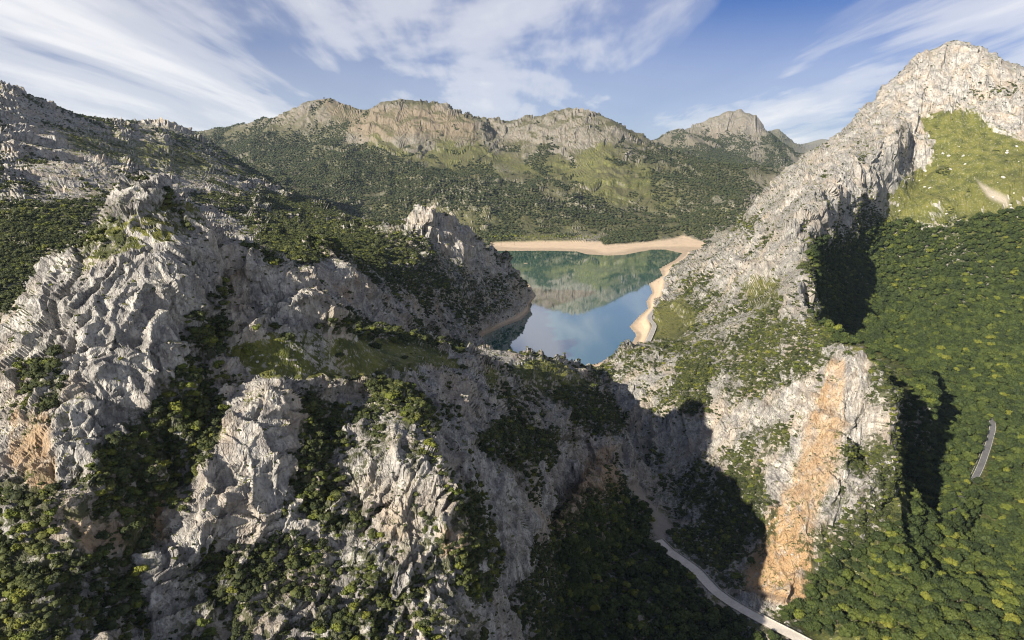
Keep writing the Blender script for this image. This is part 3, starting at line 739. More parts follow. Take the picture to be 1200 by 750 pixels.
def terrain_material():
    m, t, b = material('limestone_and_ground')
    geo = t.add('ShaderNodeNewGeometry')
    p = t.add('ShaderNodeTexCoord').outputs['Object']
    at = lambda n: t.add('ShaderNodeAttribute', attribute_name=n).outputs['Fac']
    ndist = at('dist')
    fine = t.noise(p, 0.9, 8, 0.62)
    mid = t.noise(p, 0.11, 7, 0.6)
    big = t.noise(p, 0.012, 8, 0.6)
    pz = t.vmath('MULTIPLY', p, (1.0, 1.0, 0.22))
    streak = t.noise(pz, 0.35, 6, 0.6)
    rockc = t.ramp(mid, [(0.30, (0.17, 0.165, 0.155)), (0.42, (0.30, 0.29, 0.27)), (0.52, (0.44, 0.425, 0.39)), (0.70, (0.58, 0.56, 0.51))])
    rockc = t.mix(t.ramp(streak, [(0.38, 0.62), (0.55, 0.0)]), rockc, (0.13, 0.125, 0.125))
    rockc = t.mix(t.ramp(fine, [(0.30, 0.75), (0.50, 0.0)]), rockc, (0.08, 0.078, 0.07))
    rockc = t.mix(t.ramp(fine, [(0.58, 0.0), (0.72, 0.45)]), rockc, (0.60, 0.57, 0.52))
    warm = t.ramp(t.noise(pz, 0.045, 5, 0.55), [(0.46, 0.0), (0.66, 0.5)])
    rockc = t.mix(warm, rockc, (0.42, 0.33, 0.23))
    rockc = t.mix(t.math('MULTIPLY', at('ridge_tone'), 0.72), rockc, t.mix(mid, (0.13, 0.13, 0.12), (0.27, 0.265, 0.24)))
    # ochre stain
    oc = at('ochre')
    ocm = t.math('MULTIPLY', oc, t.ramp(t.noise(t.vmath('MULTIPLY', p, (1, 1, 0.35)), 0.16, 7, 0.62), [(0.31, 0.1), (0.50, 1.0)]), clamp=True)
    occ = t.mix(mid, (0.29, 0.165, 0.070), (0.51, 0.365, 0.195))
    occ = t.mix(t.ramp(fine, [(0.35, 0.6), (0.55, 0.0)]), occ, (0.22, 0.15, 0.09))
    rockc = t.mix(ocm, rockc, occ)
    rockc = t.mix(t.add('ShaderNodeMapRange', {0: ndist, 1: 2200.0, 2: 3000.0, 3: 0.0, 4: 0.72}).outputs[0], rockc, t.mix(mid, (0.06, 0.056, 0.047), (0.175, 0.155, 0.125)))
    # turf and soil
    nz_ = t.add('ShaderNodeSeparateXYZ', {0: geo.outputs['True Normal']}).outputs[2]
    gc = t.ramp(t.noise(p, 0.06, 7, 0.62), [(0.32, (0.045, 0.055, 0.016)), (0.46, (0.095, 0.105, 0.024)), (0.60, (0.155, 0.155, 0.036)), (0.75, (0.20, 0.175, 0.065))])
    gc = t.mix(t.ramp(fine, [(0.36, 0.6), (0.56, 0.0)]), gc, (0.035, 0.045, 0.016))
    stones = t.ramp(t.noise(p, 0.33, 6, 0.7), [(0.56, 0.0), (0.63, 0.85)])
    gc = t.mix(t.math('MULTIPLY', stones, 0.7), gc, (0.36, 0.34, 0.30))
    gc = t.mix(t.math('MULTIPLY', at('ridge_tone'), 0.85), gc, t.mix(big, (0.045, 0.052, 0.016), (0.125, 0.115, 0.035)))
    gm = at('grass')
    ledge = t.math('MULTIPLY', t.ramp(nz_, [(0.60, 0.0), (0.86, 1.0)]), t.ramp(mid, [(0.42, 0.0), (0.58, 1.0)]))
    gmask = t.math('ADD', t.math('MULTIPLY', gm, 1.6), t.math('MULTIPLY', ledge, 0.55))
    gmask = t.math('MULTIPLY', gmask, t.ramp(nz_, [(0.30, 0.25), (0.62, 1.0)]))
    gmask = t.ramp(t.math('ADD', gmask, t.math('MULTIPLY', t.math('SUBTRACT', fine, 0.5), 1.2)), [(0.36, 0.0), (0.60, 1.0)])
    c = t.mix(gmask, rockc, gc)
    # low scrub between the bushes
    wd = at('woods')
    sc = t.math('MULTIPLY', wd, t.ramp(t.noise(p, 0.22, 6, 0.65), [(0.40, 0.0), (0.56, 1.0)]))
    sc = t.ramp(t.math('ADD', sc, t.math('MULTIPLY', big, 0.2)), [(0.35, 0.0), (0.60, 1.0)])
    c = t.mix(t.math('MULTIPLY', sc, 0.9), c, t.mix(mid, (0.022, 0.030, 0.011), (0.070, 0.078, 0.026)))
    farm = t.math('MULTIPLY', t.add('ShaderNodeMapRange', {0: ndist, 1: 1900.0, 2: 2500.0}).outputs[0], t.ramp(t.noise(p, 0.008, 8, 0.68), [(0.40, 1.0), (0.60, 0.25)]))
    farm = t.math('MULTIPLY', farm, t.add('ShaderNodeMapRange', {0: ndist, 1: 4700.0, 2: 5100.0, 3: 1.0, 4: 0.25}).outputs[0])
    farm = t.math('MULTIPLY', farm, t.ramp(nz_, [(0.45, 0.15), (0.75, 1.0)]))
    c = t.mix(farm, c, t.mix(mid, (0.040, 0.047, 0.022), (0.115, 0.105, 0.052)))
    gv = at('gravel')
    c = t.mix(t.math('MULTIPLY', gv, 0.9), c, t.mix(fine, (0.22, 0.19, 0.16), (0.48, 0.43, 0.37)))
    sa = at('sand')
    sandc = t.mix(t.noise(t.vmath('MULTIPLY', p, (1, 1, 6.0)), 0.05, 6, 0.6), (0.40, 0.30, 0.20), (0.62, 0.50, 0.36))
    zz_ = t.add('ShaderNodeSeparateXYZ', {0: p}).outputs[2]
    zl = t.math('SUBTRACT', zz_, CAMZ + LAKE)
    sandc = t.mix(t.ramp(t.math('ADD', zl, t.math('MULTIPLY', mid, 0.6)), [(0.35, 0.65), (0.75, 0.0)]), sandc, (0.20, 0.165, 0.12))
    tide = t.noise(t.add('ShaderNodeCombineXYZ', {0: t.math('MULTIPLY', zl, 2.2), 1: t.math('MULTIPLY', mid, 1.2), 2: 0.0}).outputs[0], 1.6, 3, 0.6)
    sandc = t.mix(t.ramp(tide, [(0.38, 0.5), (0.52, 0.0)]), sandc, (0.33, 0.27, 0.19))
    sandc = t.mix(t.ramp(fine, [(0.30, 0.6), (0.44, 0.0)]), sandc, (0.24, 0.21, 0.16))
    c = t.mix(sa, c, sandc)
    t.l.new(c, b.inputs['Base Color'])
    b.inputs['Roughness'].default_value = 0.9
    b.inputs['Specular IOR Level'].default_value = 0.2
    # bump
    h1 = t.noise(pz, 0.45, 8, 0.68)
    vo = t.add('ShaderNodeTexVoronoi', {'Vector': pz, 'Scale': 0.55}, feature='DISTANCE_TO_EDGE').outputs[0]
    crack = t.ramp(vo, [(0.0, 0.0), (0.12, 1.0)])
    hh = t.math('ADD', t.math('MULTIPLY', h1, 2.6), t.math('MULTIPLY', crack, 0.30))
    hh = t.math('ADD', hh, t.math('MULTIPLY', t.noise(pz, 0.05, 6, 0.65), 6.0))
    keep = t.math('SUBTRACT', 1.0, t.math('MULTIPLY', t.math('ADD', sa, t.math('MULTIPLY', gm, 0.55), clamp=True), 0.92))
    bp = t.add('ShaderNodeBump', {'Height': hh, 'Strength': t.math('MULTIPLY', keep, 1.0), 'Distance': 1.0})
    t.l.new(bp.outputs[0], b.inputs['Normal'])
    return m


M_GROUND = terrain_material()
woods = np.maximum(woods, forest)
ridge_tone = ((x0 > 120) & (rr0 > 560)) * sst(560, 760, rr0) * (rr0 < 2000) * np.clip(0.55 + 1.6 * nzf, 0, 1)  # patchy mask: darker grey rock and darker turf on the long ridge and peak
attrs = {'ridge_tone': ridge_tone, 'rock': rock, 'dist': rr0, 'grass': np.clip(grass, 0, 1), 'ochre': np.clip(ochre, 0, 1), 'sand': np.clip(sand, 0, 1), 'gravel': np.clip(grav, 0, 1) * (1 - 0 * grav), 'woods': woods}

# one landform, one object
reg = np.zeros(x0.shape, int)                                           # 0 near rocky hill
ang = np.degrees(AM)
reg[(rr0 > 400) & (ang < -6)] = 2                                       # lakeside and left mountain
reg[(rr0 > 700) & (ang < 5)] = 2
gx = np.interp(rr0, [0, 350, 500, 600, 700, 760], [2.0, 3.5, 8.5, 10.0, 9.0, 5.0])
reg[(ang > gx) & (rr0 > 100)] = 1                                       # long ridge and the valley beyond
reg[rr0 > 2000] = 3
reg[(rr0 > 1250) & (ang < 19) & (ang > -8)] = 3
lb = insf | (sand > 0.5)
reg[lb] = 4
regf = reg[:-1, :-1].ravel()
for k, nm in ((0, 'rocky_hill'), (1, 'mountain'), (2, 'hillside'), (3, 'hills'), (4, 'shore')):
    sel = regf == k
    if not sel.any(): continue
    me, used = grid_mesh(nm, co, NC, NRW, sel)
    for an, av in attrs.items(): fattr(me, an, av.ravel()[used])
    me.polygons.foreach_set('use_smooth', np.zeros(len(me.polygons), bool))
    me.materials.append(M_GROUND)
    o = bpy.data.objects.new(nm, me); COL.objects.link(o)
    o['kind'] = 'structure'

# ------------------------------------------------------------------ water
m, t, b = material('lake_water')
b.inputs['Base Color'].default_value = (0.022, 0.098, 0.092, 1)
b.inputs['Roughness'].default_value = 0.035
b.inputs['IOR'].default_value = 3.0
b.inputs['Coat Weight'].default_value = 0.8
b.inputs['Coat IOR'].default_value = 1.9
b.inputs['Coat Roughness'].default_value = 0.03
p = t.add('ShaderNodeTexCoord').outputs['Object']
wn = t.noise(t.vmath('MULTIPLY', p, (1, 0.5, 1)), 0.10, 4, 0.6)
bp = t.add('ShaderNodeBump', {'Height': wn, 'Strength': 0.05, 'Distance': 0.35})
t.l.new(bp.outputs[0], b.inputs['Normal'])
me = bpy.data.meshes.new('water')
lx = [p_[0] for p_ in lake]; ly = [p_[1] for p_ in lake]
cxl, cyl = sum(lx) / len(lx), sum(ly) / len(ly)
# sheet slightly larger than the outline: it ends inside the banks
import bmesh
bm = bmesh.new()
o_ = []
n_ = len(lake)
for i in range(n_):
    a, c_ = lake[i - 1], lake[(i + 1) % n_]
    tx, ty = c_[0] - a[0], c_[1] - a[1]; ll = math.hypot(tx, ty)
    s1 = (tx / ll, ty / ll)
    nx_, ny_ = -s1[1], s1[0]
    o_.append((lake[i][0] + nx_ * 1.5, lake[i][1] + ny_ * 1.5))
ar = sum(o_[i - 1][0] * o_[i][1] - o_[i][0] * o_[i - 1][1] for i in range(n_))
ar0 = sum(lake[i - 1][0] * lake[i][1] - lake[i][0] * lake[i - 1][1] for i in range(n_))
if abs(ar) < abs(ar0): o_ = [(2 * lake[i][0] - o_[i][0], 2 * lake[i][1] - o_[i][1]) for i in range(n_)]
f_ = bm.faces.new([bm.verts.new((x, y, CAMZ + LAKE)) for x, y in o_])
bmesh.ops.triangulate(bm, faces=[f_])
bmesh.ops.recalc_face_normals(bm, faces=bm.faces)
if sum(f.normal.z for f in bm.faces) < 0: bmesh.ops.reverse_faces(bm, faces=bm.faces)
bm.to_mesh(me); bm.free(); me.materials.append(m)
o = bpy.data.objects.new('water', me); COL.objects.link(o); o['kind'] = 'structure'
#__REST__

# ------------------------------------------------------------------ helpers for things
def new_mesh(name, v, f, mat, smooth=False):
    me = bpy.data.meshes.new(name)
    me.from_pydata([tuple(map(float, a)) for a in v], [], f)
    me.materials.append(mat)
    if smooth: me.polygons.foreach_set('use_smooth', np.ones(len(me.polygons), bool))
    me.update()
    return me


def link(name, me, parent=None, loc=None):
    o = bpy.data.objects.new(name, me)
    COL.objects.link(o)
    if parent is not None: o.parent = parent
    if loc is not None: o.location = loc
    return o


def tag(o, label, cat, group=None):
    o['label'] = label; o['category'] = cat
    if group: o['group'] = group
    return o


COG = co.reshape(NC, NRW, 3)
PX, PY = proj(COG[..., 0], COG[..., 1], COG[..., 2] - CAMZ)
EL = (COG[..., 2] - CAMZ) / np.hypot(COG[..., 0], COG[..., 1])
VIS = EL >= np.maximum.accumulate(EL, axis=1) - 0.003
INFR = (PX > -30) & (PX < 1230) & (PY > -20) & (PY < 775)


def find(px, py, dmin=0, dmax=1e9):
    """the visible ground seen at a picture position"""
    d = (PX - px) ** 2 + (PY - py) ** 2 + 1e6 * (~VIS) + 1e6 * ((rr0 < dmin) | (rr0 > dmax))
    k = np.argmin(d); return np.array(COG.reshape(-1, 3)[k], float)


# ------------------------------------------------------------------ roads
def road_material(name, a, b_):
    m, t, b = material(name)
    p = t.add('ShaderNodeTexCoord').outputs['Object']
    c = t.mix(t.ramp(t.noise(p, 0.8, 6, 0.65), [(0.35, 0.0), (0.65, 1.0)]), a, b_)
    c = t.mix(t.ramp(t.noise(p, 0.13, 4), [(0.45, 0.0), (0.7, 0.4)]), c, tuple(x * 0.6 for x in a))
    t.l.new(c, b.inputs['Base Color']); b.inputs['Roughness'].default_value = 0.9
    return m


def resample(pl, step):
    out_ = []
    P_ = np.array(pl, float)
    # Catmull-Rom through the measured points
    Q = np.concatenate([[2 * P_[0] - P_[1]], P_, [2 * P_[-1] - P_[-2]]])
    for i in range(1, len(Q) - 2):
        n = max(2, int(np.linalg.norm(Q[i + 1] - Q[i]) / step))
        for k in range(n):
            t = k / n
            out_.append(0.5 * ((2 * Q[i]) + (-Q[i - 1] + Q[i + 1]) * t + (2 * Q[i - 1] - 5 * Q[i] + 4 * Q[i + 1] - Q[i + 2]) * t * t + (-Q[i - 1] + 3 * Q[i] - 3 * Q[i + 1] + Q[i + 2]) * t ** 3))
    out_.append(P_[-1])
    return np.array(out_)


def ribbon(pl, o0, o1, lift):
    c = resample(pl, 3.0)
    tg = np.gradient(c, axis=0)[:, :2]; tg /= np.linalg.norm(tg, axis=1)[:, None]
    nn = np.stack([-tg[:, 1], tg[:, 0]], 1)
    v, f = [], []
    for i in range(len(c)):
        for o_ in (o0, o1):
            v.append((c[i, 0] + nn[i, 0] * o_, c[i, 1] + nn[i, 1] * o_, c[i, 2] + CAMZ + lift))
    for i in range(len(c) - 1): f.append((2 * i, 2 * i + 2, 2 * i + 3, 2 * i + 1))
    return v, f, c, nn


def sweep(pl, off, w_, z0, z1, t0=0.0, t1=1.0):
    """a low wall of width w_ along a road"""
    c = resample(pl, 2.5)
    n = len(c); c = c[int(n * t0):max(int(n * t1), int(n * t0) + 2)]
    tg = np.gradient(c, axis=0)[:, :2]; tg /= np.linalg.norm(tg, axis=1)[:, None]
    nn = np.stack([-tg[:, 1], tg[:, 0]], 1)
    v, f = [], []
    for i in range(len(c)):
        for o_, z in ((off - w_ / 2, z0), (off - w_ / 2, z1), (off + w_ / 2, z1), (off + w_ / 2, z0)):
            v.append((c[i, 0] + nn[i, 0] * o_, c[i, 1] + nn[i, 1] * o_, c[i, 2] + CAMZ + z))
    for i in range(len(c) - 1):
        for k in range(3): f.append((4 * i + k, 4 * i + k + 1, 4 * i + 4 + k + 1, 4 * i + 4 + k))
    f += [(0, 1, 2, 3), tuple(4 * (len(c) - 1) + k for k in (3, 2, 1, 0))]
    return v, f, c, nn


M_PALE = road_material('pale_road_surface', (0.46, 0.42, 0.36), (0.60, 0.56, 0.49))
M_ASPH = road_material('worn_asphalt', (0.075, 0.075, 0.078), (0.13, 0.13, 0.13))
M_SHORE = road_material('weathered_asphalt', (0.25, 0.24, 0.22), (0.36, 0.34, 0.31))
M_LINE = road_material('road_paint', (0.55, 0.55, 0.52), (0.75, 0.75, 0.72))
M_STONE = road_material('wall_stone', (0.26, 0.24, 0.21), (0.42, 0.39, 0.34))
M_STEEL = road_material('galvanised_steel', (0.42, 0.43, 0.44), (0.55, 0.56, 0.57))
M_RUST = road_material('dark_steel', (0.10, 0.085, 0.075), (0.17, 0.14, 0.12))
for nm, rd, hw, mt in (('road', road_g, 4.0, M_PALE), ('road', road_r, 2.9, M_ASPH), ('road', road_s, 3.2, M_SHORE)):
    v, f, c, nn = ribbon(rd, -hw, hw, 0.06)
    o = link(nm, new_mesh(nm, v, f, mt)); o['kind'] = 'structure'
for sgn in (-1, 1):
    v, f, c, nn = ribbon(road_r, sgn * 2.6 - 0.08, sgn * 2.6 + 0.08, 0.075)
    o = link('road_marking', new_mesh('road_marking', v, f, M_LINE)); o['kind'] = 'structure'
    v, f, c, nn = ribbon(road_s, sgn * 2.8 - 0.12, sgn * 2.8 + 0.12, 0.075)
    o = link('road_marking', new_mesh('road_marking', v, f, M_LINE)); o['kind'] = 'structure'
# parapet wall on the uphill side of the gorge road
v, f, c, nn = sweep(road_g, 4.4, 0.5, -0.6, 0.9, 0.0, 0.86)
if nn[0][1] < 0 or True:
    pass
o = link('stone_wall', new_mesh('stone_wall', v, f, M_STONE))
tag(o, 'long low grey stone parapet wall along the gorge road', 'wall')
# crash barrier on the valley road
c = resample(road_r, 4.0); c = c[int(len(c) * 0.40):int(len(c) * 0.80)]
rail = bpy.data.objects.new('guard_rail', None); COL.objects.link(rail)
rail.location = (c[0][0], c[0][1], c[0][2] + CAMZ)
tag(rail, 'pale steel guard rail along the outer edge of the asphalt valley road', 'guard rail')
v, f, _, _ = sweep([tuple(q) for q in c], -4.1, 0.12, 0.45, 0.85)
v = [(a[0] - rail.location[0], a[1] - rail.location[1], a[2] - rail.location[2]) for a in v]
link('beam', new_mesh('beam', v, f, M_STEEL), rail)
tg = np.gradient(c, axis=0)[:, :2]; tg /= np.linalg.norm(tg, axis=1)[:, None]


def box(x0_, x1_, y0_, y1_, z0_, z1_):
    v = [(x, y, z) for x in (x0_, x1_) for y in (y0_, y1_) for z in (z0_, z1_)]
    return v, [(0, 1, 3, 2), (4, 6, 7, 5), (0, 4, 5, 1), (2, 3, 7, 6), (0, 2, 6, 4), (1, 5, 7, 3)]


v, f = box(-0.07, 0.07, -0.07, 0.07, -0.4, 0.8)
pm = new_mesh('post', v, f, M_STEEL)
for q, tq in list(zip(c, tg))[::1]:
    p_ = link('post', pm, rail, (q[0] + tq[1] * 4.25 - rail.location[0], q[1] - tq[0] * 4.25 - rail.location[1], q[2] + CAMZ - rail.location[2]))

# rockfall fence at the foot of the landslide
fa = [find(*q, 380, 520) for q in ((873, 692), (888, 697), (903, 702), (918, 707), (932, 711), (946, 714))]
fence = bpy.data.objects.new('rockfall_fence', None); COL.objects.link(fence)
fence.location = tuple(fa[0])
tag(fence, 'dark wire rockfall fence on posts across the foot of the orange landslide', 'fence')
v, f = box(-0.12, 0.12, -0.12, 0.12, -0.8, 4.2)
pm2 = new_mesh('post', v, f, M_RUST)
nv, nf = [], []
for i, q in enumerate(fa):
    link('post', pm2, fence, tuple(q - fa[0]))
def bar(a, b_, r):
    d = b_ - a; d = d / np.linalg.norm(d); u = np.cross(d, (0.3, 0.2, 0.9)); u /= np.linalg.norm(u); w2 = np.cross(d, u)
    k = len(nv)
    for pnt in (a, b_):
        for s1, s2 in ((1, 1), (-1, 1), (-1, -1), (1, -1)): nv.append(tuple(pnt + u * r * s1 + w2 * r * s2))
    for j in range(4): nf.append((k + j, k + (j + 1) % 4, k + 4 + (j + 1) % 4, k + 4 + j))
for a, b_ in zip(fa[:-1], fa[1:]):
    a, b_ = a - fa[0], b_ - fa[0]
    for h in np.arange(0.2, 4.2, 0.45): bar(a + (0, 0, h), b_ + (0, 0, h), 0.035)
    for k in range(12):
        t_ = k / 12; q = a + (b_ - a) * t_; bar(q + (0, 0, 0), q + (0, 0, 4.1), 0.03)
link('net', new_mesh('net', nv, nf, M_RUST), fence)

# two thin poles on the dry lake bed
for k, (px, py, lb_) in enumerate(((587, 288.5, 'thin dark pole on the far beach, nearer the rocky spur'), (603, 287.5, 'thin dark pole on the far beach, nearer its middle'))):
    q = find(px, py, 1900, 2300)
    v, f = box(-0.45, 0.45, -0.45, 0.45, -0.5, 11.0)
    v2, f2 = box(-1.4, 1.4, -0.25, 0.25, 9.2, 9.7)
    f += [tuple(i + 8 for i in ff) for ff in f2]; v += v2
    tag(link('pole', new_mesh('pole', v, f, M_RUST), None, tuple(q)), lb_, 'pole')

# ------------------------------------------------------------------ plants
def leaf_material(name, stops, patch=True):
    m, t, b = material(name)
    oi = t.add('ShaderNodeObjectInfo')
    geo = t.add('ShaderNodeNewGeometry')
    p = t.add('ShaderNodeTexCoord').outputs['Object']
    r = t.math('MULTIPLY', oi.outputs['Random'], 0.55)
    pn = t.noise(geo.outputs['Position'], 0.022, 4, 0.6)
    r = t.math('ADD', r, t.math('MULTIPLY', pn, 0.75))
    r = t.math('SUBTRACT', r, 0.15)
    c = t.ramp(r, stops)
    v = t.noise(geo.outputs['Position'], 0.9, 3, 0.6)
    c = t.mix(t.ramp(v, [(0.42, 0.0), (0.70, 0.30)]), c, stops[-1][1])
    c = t.mix(t.ramp(v, [(0.28, 0.55), (0.5, 0.0)]), c, stops[0][1])
    t.l.new(c, b.inputs['Base Color'])
    b.inputs['Roughness'].default_value = 0.75
    b.inputs['Specular IOR Level'].default_value = 0.25
    return m


M_OAK = leaf_material('oak_leaves', [(0.15, (0.0098, 0.0184, 0.0061)), (0.45, (0.0208, 0.0343, 0.0086)), (0.70, (0.0404, 0.0575, 0.0110)), (0.95, (0.0765, 0.0887, 0.0153))])
M_LIME = leaf_material('bright_leaves', [(0.15, (0.0432, 0.0612, 0.0108)), (0.5, (0.0792, 0.0972, 0.0144)), (0.9, (0.1440, 0.1440, 0.0216))])
M_SHRUB = leaf_material('shrub_leaves', [(0.15, (0.0126, 0.0196, 0.0077)), (0.45, (0.0253, 0.0351, 0.0113)), (0.72, (0.0527, 0.0632, 0.0155)), (0.97, (0.1018, 0.1053, 0.0225))])
M_PINE = leaf_material('far_wood_leaves', [(0.15, (0.0122, 0.0204, 0.0082)), (0.5, (0.0231, 0.0326, 0.0116)), (0.9, (0.0578, 0.0626, 0.0190))])
M_BARK = road_material('bark', (0.09, 0.07, 0.055), (0.15, 0.12, 0.10))


def ico(sub):
    bm = bmesh.new(); bmesh.ops.create_icosphere(bm, subdivisions=sub, radius=1)
    v = np.array([x.co[:] for x in bm.verts]); f = [tuple(q.index for q in x.verts) for x in bm.faces]
    bm.free(); return v, f


ICO1, ICO2 = ico(1), ico(2)


def crown_mesh(name, seed, mat, nl=9, h=0.85, base_=0.75, lobe=0.42, leaves=260, icos=ICO2, spread=0.62, trunk=True):
    r = np.random.default_rng(seed)
    V, Fc = [], []
    def put_lobe(c, rad, sq=0.8):
        v, f = icos
        k = sum(len(a) for a in V)
        n = 1 + 0.28 * (r.random(len(v)) - 0.5) + 0.16 * np.sin(v[:, 0] * 5 + seed) * np.cos(v[:, 1] * 6 + v[:, 2] * 4)
        V.append(c + v * n[:, None] * rad * np.array([1, 1, sq]))
        Fc.extend(tuple(i + k for i in q) for q in f)
    cs_ = []
    for i in range(nl):
        a = i * 2.399 + r.random() * 0.8; q = spread * math.sqrt((i + 0.3) / nl) * (0.8 + 0.4 * r.random())
        z = base_ + h * 0.55 * (1 - (q / 0.75) ** 2) + (r.random() - 0.5) * 0.22
        c = np.array([math.cos(a) * q, math.sin(a) * q, z]); rad = lobe * (0.65 + 0.6 * r.random())
        cs_.append((c, rad)); put_lobe(c, rad)
    for i in range(leaves):
        c, rad = cs_[r.integers(len(cs_))]
        d = r.normal(size=3); d[2] = abs(d[2]) * 0.9 - 0.15; d /= np.linalg.norm(d)
        q = c + d * rad * (0.88 + 0.42 * r.random()) * np.array([1, 1, 0.85])
        u = r.normal(size=3); u /= np.linalg.norm(u); w_ = np.cross(u, r.normal(size=3)); w_ /= np.linalg.norm(w_)
        s = 0.075 + 0.10 * r.random()
        k = sum(len(a) for a in V)
        V.append(np.array([q - u * s, q + w_ * s * 0.7, q + u * s, q - w_ * s * 0.7]))
        Fc.append((k, k + 1, k + 2, k + 3))
    V = np.concatenate(V)
    return new_mesh(name, V, Fc, mat)


def trunk_mesh(name, seed, hh=1.0, r0=0.075):
    r = np.random.default_rng(seed); v, f = [], []
    def limb(a, b_, ra_, rb):
        k = len(v); a, b_ = np.array(a, float), np.array(b_, float)
        for q, rad in ((a, ra_), ((a + b_) / 2 + r.normal(size=3) * 0.02, (ra_ + rb) / 2), (b_, rb)):
            for j in range(6): v.append((q[0] + rad * math.cos(j * 1.047), q[1] + rad * math.sin(j * 1.047), q[2]))
        for s in range(2):
            for j in range(6): f.append((k + s * 6 + j, k + s * 6 + (j + 1) % 6, k + s * 6 + 6 + (j + 1) % 6, k + s * 6 + 6 + j))
    limb((0, 0, -0.25), (0.03, 0.02, 0.55 * hh), r0, r0 * 0.7)
    for j in range(4):
        a = j * 1.6 + r.random(); limb((0.03, 0.02, 0.48 * hh), (0.4 * math.cos(a), 0.4 * math.sin(a), 0.95 * hh), r0 * 0.5, r0 * 0.2)
    return new_mesh(name, v, f, M_BARK)


OAKS = [crown_mesh('oak_crown', 3, M_OAK), crown_mesh('oak_crown', 4, M_OAK, nl=12, lobe=0.36), crown_mesh('oak_crown', 8, M_OAK, nl=7, h=1.1, lobe=0.46), crown_mesh('oak_crown', 12, M_LIME, nl=11, lobe=0.36, h=0.95)]
TRK = trunk_mesh('trunk', 5)
SHR = [crown_mesh('shrub_crown', 23, M_SHRUB, nl=6, h=0.5, base_=0.22, lobe=0.44, leaves=110, icos=ICO2), crown_mesh('shrub_crown', 24, M_SHRUB, nl=9, h=0.6, base_=0.2, lobe=0.36, leaves=130, icos=ICO2), crown_mesh('shrub_crown', 28, M_SHRUB, nl=5, h=0.9, base_=0.25, lobe=0.46, leaves=110, icos=ICO2), crown_mesh('shrub_crown', 29, M_LIME, nl=7, h=0.6, base_=0.22, lobe=0.38, leaves=130, icos=ICO2)]
FARW = [crown_mesh('far_crown', 33, M_PINE, nl=3, h=0.9, base_=0.35, lobe=0.6, leaves=0, icos=ICO1, spread=0.5), crown_mesh('far_crown', 34, M_PINE, nl=4, h=1.3, base_=0.4, lobe=0.5, leaves=0, icos=ICO1, spread=0.5)]

# candidate spots all over the ground
QA = COG[:-1, :-1]; QB = COG[1:, :-1]; QC = COG[:-1, 1:]; QD = COG[1:, 1:]
area = np.linalg.norm(np.cross(QB - QA, QC - QA), axis=-1)
offn = (co - verts)[:, 2].reshape(NC, NRW)
RD2 = rr0[:-1, :-1]; VIS2 = (VIS & INFR)[:-1, :-1]
lim = sst(0.5, 2.5, road_d)
road_clear = np.full(x0.shape, 1e9)
for rd, hw in ((road_g, 6.8), (road_r[5:10], 3.4), (road_s, 4.0)):
    d, _ = seg_dist(x0, y0, rd); road_clear = np.minimum(road_clear, d - hw)
okq = (sand < 0.35) & (road_clear > 3.6) & (road_d > -2.0) & (grav < 0.45) & ~insf
okq = okq[:-1, :-1]
WD2 = np.maximum(woods, forest * 0.97)[:-1, :-1]
WD2 = WD2 * (1 - 0.96 * scar[:-1, :-1])
FO2 = forest[:-1, :-1]
GR2 = np.clip(grass, 0, 1)[:-1, :-1] * (1 - FO2)
OF2 = offn[:-1, :-1]


def scatter(mask, s, lamn, seed, over=3.0, cut=0.5, hidden=1.0, mode=0):
    wgt = area * mask * okq * np.where(VIS2, 1.0, hidden)
    n = int(min(wgt.sum() / (s * s) * over, 2.2e6))
    cdf = np.cumsum(wgt.ravel()); u = rng.random(n) * cdf[-1]
    k = np.searchsorted(cdf, u); i, j = np.unravel_index(np.minimum(k, wgt.size - 1), wgt.shape)
    a, b_ = rng.random(n)[:, None], rng.random(n)[:, None]
    p = (QA[i, j] * (1 - a) + QB[i, j] * a) * (1 - b_) + (QC[i, j] * (1 - a) + QD[i, j] * a) * b_
    q = np.floor(p / s).astype(np.int64)
    key = (q[:, 0] * 73856093) ^ (q[:, 1] * 19349663) ^ (q[:, 2] * 83492791)
    _, ui = np.unique(key, return_index=True)
    p, i, j = p[ui], i[ui], j[ui]
    nz1 = fbm(p[:, 0], p[:, 1], lamn, 4, seed) - 0.5
    nz2 = fbm(p[:, 0] + p[:, 2], p[:, 1] - p[:, 2], lamn * 0.3, 2, seed + 9) - 0.5
    c = WD2[i, j] * (1 - 0.75 * GR2[i, j]) + 1.1 * nz1 + 0.5 * nz2 - 0.06 * np.clip(OF2[i, j], -3, 3)
    keep = c > cut
    if mode: keep = rng.random(len(c)) < cut * (0.35 + WD2[i, j]) * (1 - 0.8 * GR2[i, j])
    return p[keep], i[keep], j[keep], c[keep]


cfo = FO2 > 0.5
ft, fi, fj, fc = scatter(cfo & (RD2 < 1480), 4.2, 40, 51, cut=0.37, hidden=0.6)
fs = (1.6 + 3.7 * rng.random(len(ft)) ** 1.8) * (1 + 0.25 * sst(600, 1000, RD2[fi, fj]))
st, si, sj, sc_ = scatter(~cfo & (RD2 < 760), 2.7, 15, 61, over=3.5, cut=0.47, hidden=0.3)
ss = 0.75 + 2.0 * rng.random(len(st)) ** 2.2 + 1.3 * np.clip(sc_ - 0.5, 0, 1)
mt_, mi, mj, mc = scatter(~cfo & (RD2 >= 760) & (RD2 < 2000), 4.6, 42, 71, cut=0.44, hidden=0.1)
ms = 1.3 + 2.4 * rng.random(len(mt_)) ** 2.0 + 1.4 * np.clip(mc - 0.5, 0, 1)
ht, hi, hj, hc = scatter((RD2 >= 2000) & (RD2 < 6000), 10.5, 130, 81, cut=0.42, hidden=0.0)
hs = 4.2 + 2.6 * rng.random(len(ht))
